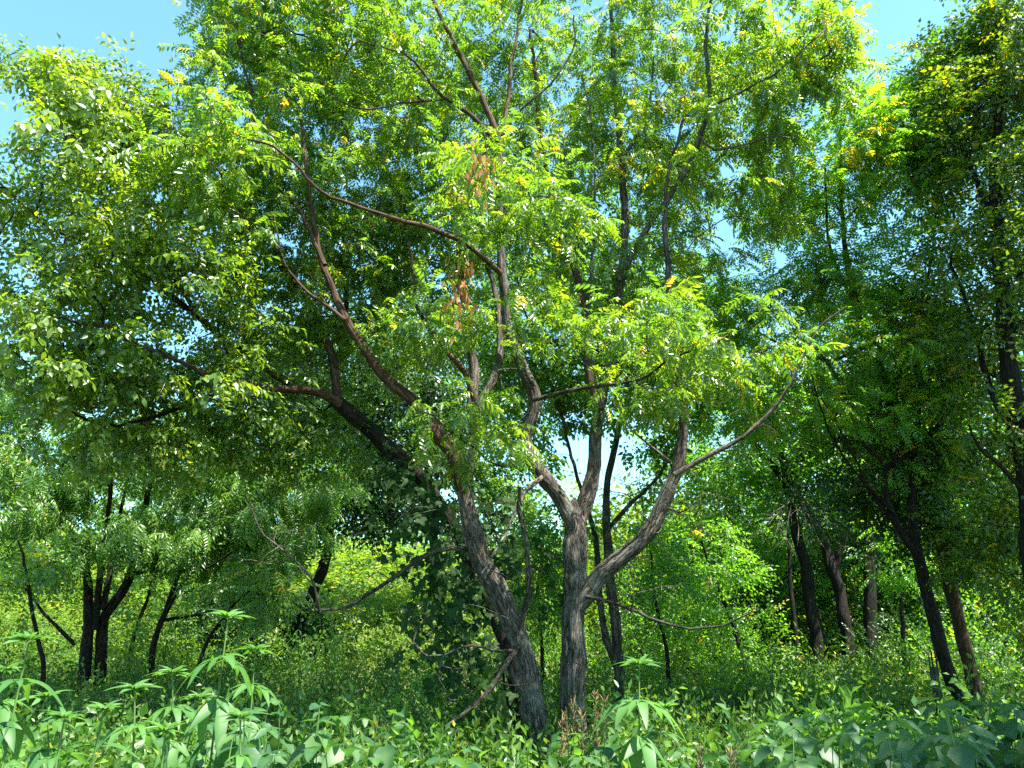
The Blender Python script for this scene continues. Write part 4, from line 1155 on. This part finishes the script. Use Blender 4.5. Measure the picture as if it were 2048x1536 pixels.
for px in np.linspace(360, 2060, 78):
    px = px + rng.normal(0, 12)
    dense = px < 780 or px > 1180
    for rep in range(2 if dense and rng.random() < 0.8 else 1):
        Y = rng.uniform(2.5, 4.0) if rep == 0 else rng.uniform(3.2, 4.6)
        py = carpet_top(px) + abs(rng.normal(0, 55)) + (4.3 - Y) * 22
        side = ('heart-leaf weed in the sunny carpet beside the tallest lobed-leaf weed' if px < 560 else 'heart-leaf weed in the sunny carpet before the low dead limb' if px < 780 else
                'heart-leaf weed at the foot of the leaning trunk' if px < 1110 else 'heart-leaf weed around the lone lobed-leaf weed' if px < 1380 else 'heart-leaf weed close to the dark red-brown plumes' if px < 1540 else
                'large heart-leaf weed before the black wood trunks' if px < 1790 else 'large heart-leaf weed before the broken snag' if px < 1920 else 'large tall heart-leaf weed below the tall edge tree')
        heart_weed(px, py, Y, side, 'heart-leaf weeds', (0.092 if px < 1500 else 0.120) * random.uniform(0.75, 1.2))

# ------------------------------------------------------------------ dead stalks and long grass between the weeds
n = 260
yy = rng.uniform(2.6, 9.0, n); xx = (rng.random(n) - 0.5) * 1.45 * yy
hh = rng.uniform(0.5, 1.15, n); a = rng.uniform(0, 6.28, n); ln = rng.uniform(0.05, 0.4, n)
tt = np.linspace(0, 1, 6)
ch = np.stack([xx[:, None] + np.cos(a)[:, None] * ln[:, None] * tt ** 2, yy[:, None] + np.sin(a)[:, None] * ln[:, None] * tt ** 2, ground_z(xx, yy)[:, None] - 0.02 + hh[:, None] * tt * (1 - 0.12 * tt)], -1)
V, F, bc = multi_tubes(ch, np.repeat(np.linspace(0.0035, 0.0012, 6)[None], n, 0), 4)
tag(mesh_obj('dead_stalks', V, F, M['dead'], bark=bc, smooth=True), 'thin dead stalks standing between the green weeds', 'dead stalks', kind='stuff')
n = 1500
yy = rng.uniform(2.4, 8.5, n); xx = (rng.random(n) - 0.5) * 1.45 * yy
hh = rng.uniform(0.5, 1.15, n); a = rng.uniform(0, 6.28, n); ln = rng.uniform(0.1, 0.5, n)
w = rng.uniform(0.003, 0.006, n)
tt = np.linspace(0, 1, 6)
c = np.stack([xx[:, None] + np.cos(a)[:, None] * ln[:, None] * tt ** 2, yy[:, None] + np.sin(a)[:, None] * ln[:, None] * tt ** 2, ground_z(xx, yy)[:, None] - 0.02 + hh[:, None] * tt * (1 - 0.35 * tt)], -1)
sd = np.stack([-np.sin(a), np.cos(a), np.zeros(n)], -1)[:, None, :] * (w[:, None] * (1 - 0.9 * tt))[:, :, None]
V = np.stack([c - sd, c + sd], 2).reshape(-1, 3)
k = (np.arange(n) * 12)[:, None] + (np.arange(5) * 2)[None]
F = np.stack([k, k + 1, k + 3, k + 2], -1).reshape(-1, 4)
tag(mesh_obj('long_grass', V, F, M['forb'], tint=np.repeat(rng.uniform(0.2, 0.95, n), 12), smooth=True), 'long arching grass blades between the weeds', 'grass', kind='stuff')

# ------------------------------------------------------------------ weeds with rusty seed plumes
def plume_weed(px, py, Y, label, mat_leaf='ovate'):
    top = P(px, py, Y); g = gz(top[0], top[1]); h = top[2] - g
    e = empty('seeding_weed', (top[0], top[1], g), label, 'weed', 'weeds with rusty seed heads')
    lean = rng.normal(0, 0.04, 2)
    p = stem(e, [np.array([lean[0] * t, lean[1] * t, h * t - 0.03 * (t == 0)]) for t in np.linspace(0, 1, 5)], 0.005, 0.002, M['stalk'])
    for k in range(14):
        zz = h * 0.93 - 0.045 * k
        if zz < 0.1: break
        a = k * 2.4
        c = p[np.argmin(np.abs(p[:, 2] - zz))]
        put_leaf('ovate', e, c, np.array([math.cos(a), math.sin(a), 0.45]), norm(np.array([0, 0, 1.0]) + rng.normal(0, 0.2, 3)), 0.05 + 0.004 * k)
    ch = []
    for k in range(34):
        a = random.uniform(0, 6.28); b0 = np.array([lean[0], lean[1], h * random.uniform(0.86, 1.0)])
        d = np.array([math.cos(a) * 0.5, math.sin(a) * 0.5, 0.8]) * random.uniform(0.02, 0.05)
        ch.append(b0 + d * np.linspace(0, 1, 4)[:, None])
    V, F, bc = multi_tubes(np.array(ch), np.repeat(np.array([[0.0008, 0.0020, 0.0022, 0.0006]]), len(ch), 0), 4)
    mesh_obj('seed_head', V, F, M['rust'], e)


for px, py, Y in [(1136, 1395, 3.9), (1168, 1385, 3.9), (1195, 1400, 3.8), (1150, 1420, 3.7), (1178, 1430, 3.6), (1210, 1425, 3.9), (1110, 1440, 3.8)]:
    plume_weed(px, py, Y, 'upright weed with rusty plume at the foot of the forked trunk')
for px, py, Y in [(1415, 1500, 3.0), (1455, 1505, 3.0), (1480, 1510, 3.1)]:
    plume_weed(px, py, Y, 'dark red-brown seed plume rising among the heart-leaf carpet')

# ------------------------------------------------------------------ ivy climbing the leaning broad-leaved trunk
vb = P(1066, 1500, 8.0); vb[2] = gz(vb[0], vb[1])
vine = empty('climbing_vine', vb, 'dark lobed-leaf vine hanging from the trunk behind the leaning tree', 'vine')
vp = [P(a, b, Y) - vb for a, b, Y in [(1040, 1480, 7.75), (1010, 1380, 7.75), (1000, 1280, 7.75), (950, 1200, 7.75), (945, 1120, 7.75), (890, 1060, 7.75), (830, 980, 7.65), (770, 900, 7.55)]]
stem(vine, vp, 0.014, 0.005, M['bark_dark'])
vl = []
for (a, b, a2, b2, nlf, Y) in [(950, 1120, 850, 1150, 26, 7.3), (960, 1170, 830, 1220, 34, 7.25), (985, 1230, 840, 1275, 34, 7.2), (970, 1200, 900, 1260, 22, 7.4), (1000, 1320, 870, 1355, 26, 7.3), (1010, 1370, 930, 1410, 18, 7.3), (915, 1060, 820, 1090, 26, 7.3), (860, 1000, 800, 1040, 20, 7.4), (960, 1150, 1050, 1080, 20, 7.6), (920, 1040, 1000, 1000, 20, 7.7), (830, 960, 760, 980, 16, 7.4), (970, 1120, 1090, 1150, 18, 7.7), (860, 990, 830, 1010, 22, 7.35), (800, 925, 770, 950, 22, 7.35), (900, 1050, 900, 1090, 22, 7.3)]:
    q0, q1 = P(a, b, 7.75) - vb, P(a2, b2, Y) - vb
    mid = (q0 + q1) / 2 + np.array([0, 0, 0.10])
    p = stem(vine, [q0, mid, q1], 0.005, 0.002, M['bark_dark'], 'shoot', 4)
    for k in range(int(nlf * 1.7)):
        c = p[random.randrange(len(p) // 5, len(p))] + rng.normal(0, 1, 3) * np.array([0.13, 0.09, 0.14]) + np.array([0, 0, -0.08])
        d = np.array([random.uniform(-0.7, 0.7), random.uniform(-0.8, 0.2), random.uniform(-1.3, -0.4)])
        u = np.array([random.uniform(-0.7, 0.7), -1.0, random.uniform(0.1, 0.7)])
        vl.append((c, norm(d), norm(u), random.uniform(0.07, 0.12)))
vl.sort(key=lambda q: -q[3])
for c, d, u, sz in vl[:290]:
    put_leaf('lobed', vine, c, d, u, sz)
TM['lobed'] = []
for k in range(4):
    T = Tmpl(); lobed(T, k); TM['lobed'].append(T.done())
V, F, t = scatter('lobed', np.array([q[0] for q in vl[290:]]), np.array([q[1] for q in vl[290:]]), np.array([q[2] for q in vl[290:]]), np.array([q[3] for q in vl[290:]]), rng.random(len(vl) - 290))
mesh_obj('foliage', V, F, M['vine'], vine, tint=t)['kind'] = 'stuff'

# ------------------------------------------------------------------ dead twigs, dry leaves, snag, rocks
def bare_tangle(name, label, cat, start, spread, n, mat, L, r, grav=0.0, seed=1):
    q = np.random.default_rng(seed)
    b = P(*start)
    e = empty(name, b, label, cat)
    for k in range(n):
        d = norm(q.normal(size=3) * np.array(spread[:3]) + np.array(spread[3:]))
        l = L * q.uniform(0.5, 1.1)
        o = q.normal(0, 0.05, 3)
        pts = [o + d * l * t + np.array([0, 0, -grav * l * t * t]) + q.normal(0, 0.035, 3) * l * (t > 0) for t in np.linspace(0, 1, 6)]
        p = stem(e, pts, r * q.uniform(0.6, 1.0), r * 0.25, mat, 'twig', 5)
        ch = []
        for m in range(6):
            c = p[q.integers(len(p) // 3, len(p))]
            dd = norm(d + q.normal(0, 0.7, 3) + np.array([0, 0, -grav])) * l * q.uniform(0.15, 0.4)
            ch.append(c + dd * np.linspace(0, 1, 4)[:, None] + np.array([0, 0, -0.1 * grav * l]) * (np.linspace(0, 1, 4)[:, None] ** 2))
        V, F, bc = multi_tubes(np.array(ch), np.repeat(np.linspace(r * 0.4, r * 0.15, 4)[None], len(ch), 0), 4)
        mesh_obj('side_twigs', V, F, mat, e, bark=bc)
    return e


bare_tangle('dead_branch', 'bleached dead branch hanging in a tuft from the crooked wood trunk', 'branch', (1590, 985, 12.2), (0.8, 0.5, 0.3, -0.1, 0, -0.9), 11, M['dead'], 0.75, 0.009, 0.4, 3)
bare_tangle('dead_branch', 'bare brown twigs tangled beside the forked tree limb', 'branch', (1290, 1000, 7.7), (1.0, 0.4, 0.7, 0.0, 0, 0.1), 20, M['bark_moss'], 0.75, 0.006, 0.15, 4)
bare_tangle('dead_branch', 'bare grey twigs low behind the leaning trunk', 'branch', (930, 1010, 7.4), (1.0, 0.4, 0.6, -0.1, -0.2, 0.1), 8, M['bark_moss'], 0.8, 0.006, 0.2, 6)
for (px, py, Y, nn, lab) in [(922, 575, 5.3, 64, 'cluster of withered brown leaves hanging between the forked trunks'), (960, 345, 4.9, 40, 'cluster of withered orange leaves under the glossy hanging spray')]:
    b = P(px, py, Y)
    e = empty('dry_leaf_cluster', b, lab, 'dry leaves')
    stem(e, [np.array([0.02, 0, 0.35]), np.array([0.05, 0, 0.15]), np.array([0, 0, 0.0]), np.array([-0.04, 0, -0.12])], 0.004, 0.002, M['bark_brown'], 'twig')
    for k in range(nn):
        put_leaf('dry', e, rng.normal(0, 1, 3) * np.array([0.06, 0.05, 0.14]), norm(np.array([random.uniform(-0.5, 0.5), random.uniform(-0.5, 0.5), -1])), norm(rng.normal(size=3) * np.array([1, 1, 0.2])), random.uniform(0.055, 0.09))

b = P(1892, 1490, 8.3); b[2] = gz(b[0], b[1])
sn = empty('broken_snag', b, 'short broken snag leaning beside the dark rough trunk', 'snag')
pts = np.array([P(a, c, 8.3) - b for a, c in [(1900, 1540), (1888, 1460), (1876, 1390), (1866, 1335)]]); pts[0][2] = -0.1
p, r = resample(pts, np.array([0.06, 0.048, 0.042, 0.034]), 0.05)
V, F, bc = tube(p, r, 16, 0.15)
mesh_obj('trunk', V, F, M['bark_moss'], sn, bark=bc, smooth=True)
for k in range(4):
    q0 = pts[-1] + rng.normal(0, 0.02, 3)
    stem(sn, [q0 - np.array([0, 0, 0.08]), q0 + np.array([0, 0, 0.08 + 0.03 * k]), q0 + np.array([rng.normal(0, 0.02), 0, 0.16 + 0.05 * k])], 0.012, 0.002, M['bark_moss'], 'splinter', 5)


def rock(px, py, Y, s, label):
    c = P(px, py, Y); c[2] = gz(c[0], c[1])
    me = bpy.data.meshes.new('rock')
    import bmesh
    bm = bmesh.new(); bmesh.ops.create_icosphere(bm, subdivisions=3, radius=1)
    off = Vector((random.random() * 20,) * 3)
    for v in bm.verts:
        v.co *= 1 + 0.45 * mnoise.noise(v.co * 1.3 + off) + 0.15 * mnoise.noise(v.co * 3.5 + off)
        v.co.z = v.co.z * 0.6 + 0.25
    bm.to_mesh(me); bm.free()
    me.materials.append(M['stone'])
    o = bpy.data.objects.new('rock', me); o.location = c; o.scale = (s, s * 0.8, s * 0.8); o.rotation_euler = (0, 0, random.uniform(0, 6))
    col.objects.link(o)
    tag(o, label, 'rock', 'pale rocks')


for (px, py, Y, s) in [(1595, 1400, 15.5, 0.42), (1620, 1390, 16.2, 0.34), (1565, 1400, 16, 0.30), (1690, 1390, 15.5, 0.28)]:
    rock(px, py, Y, s, 'pale rock at the foot of the dark wood trunks')
for (px, py, Y, s) in [(750, 1225, 26, 0.7), (775, 1215, 27, 0.6), (700, 1240, 25, 0.5), (830, 1205, 28, 0.6)]:
    rock(px, py, Y, s, 'pale rock half hidden in the weeds on the sunny hillside')
#@@REST_END
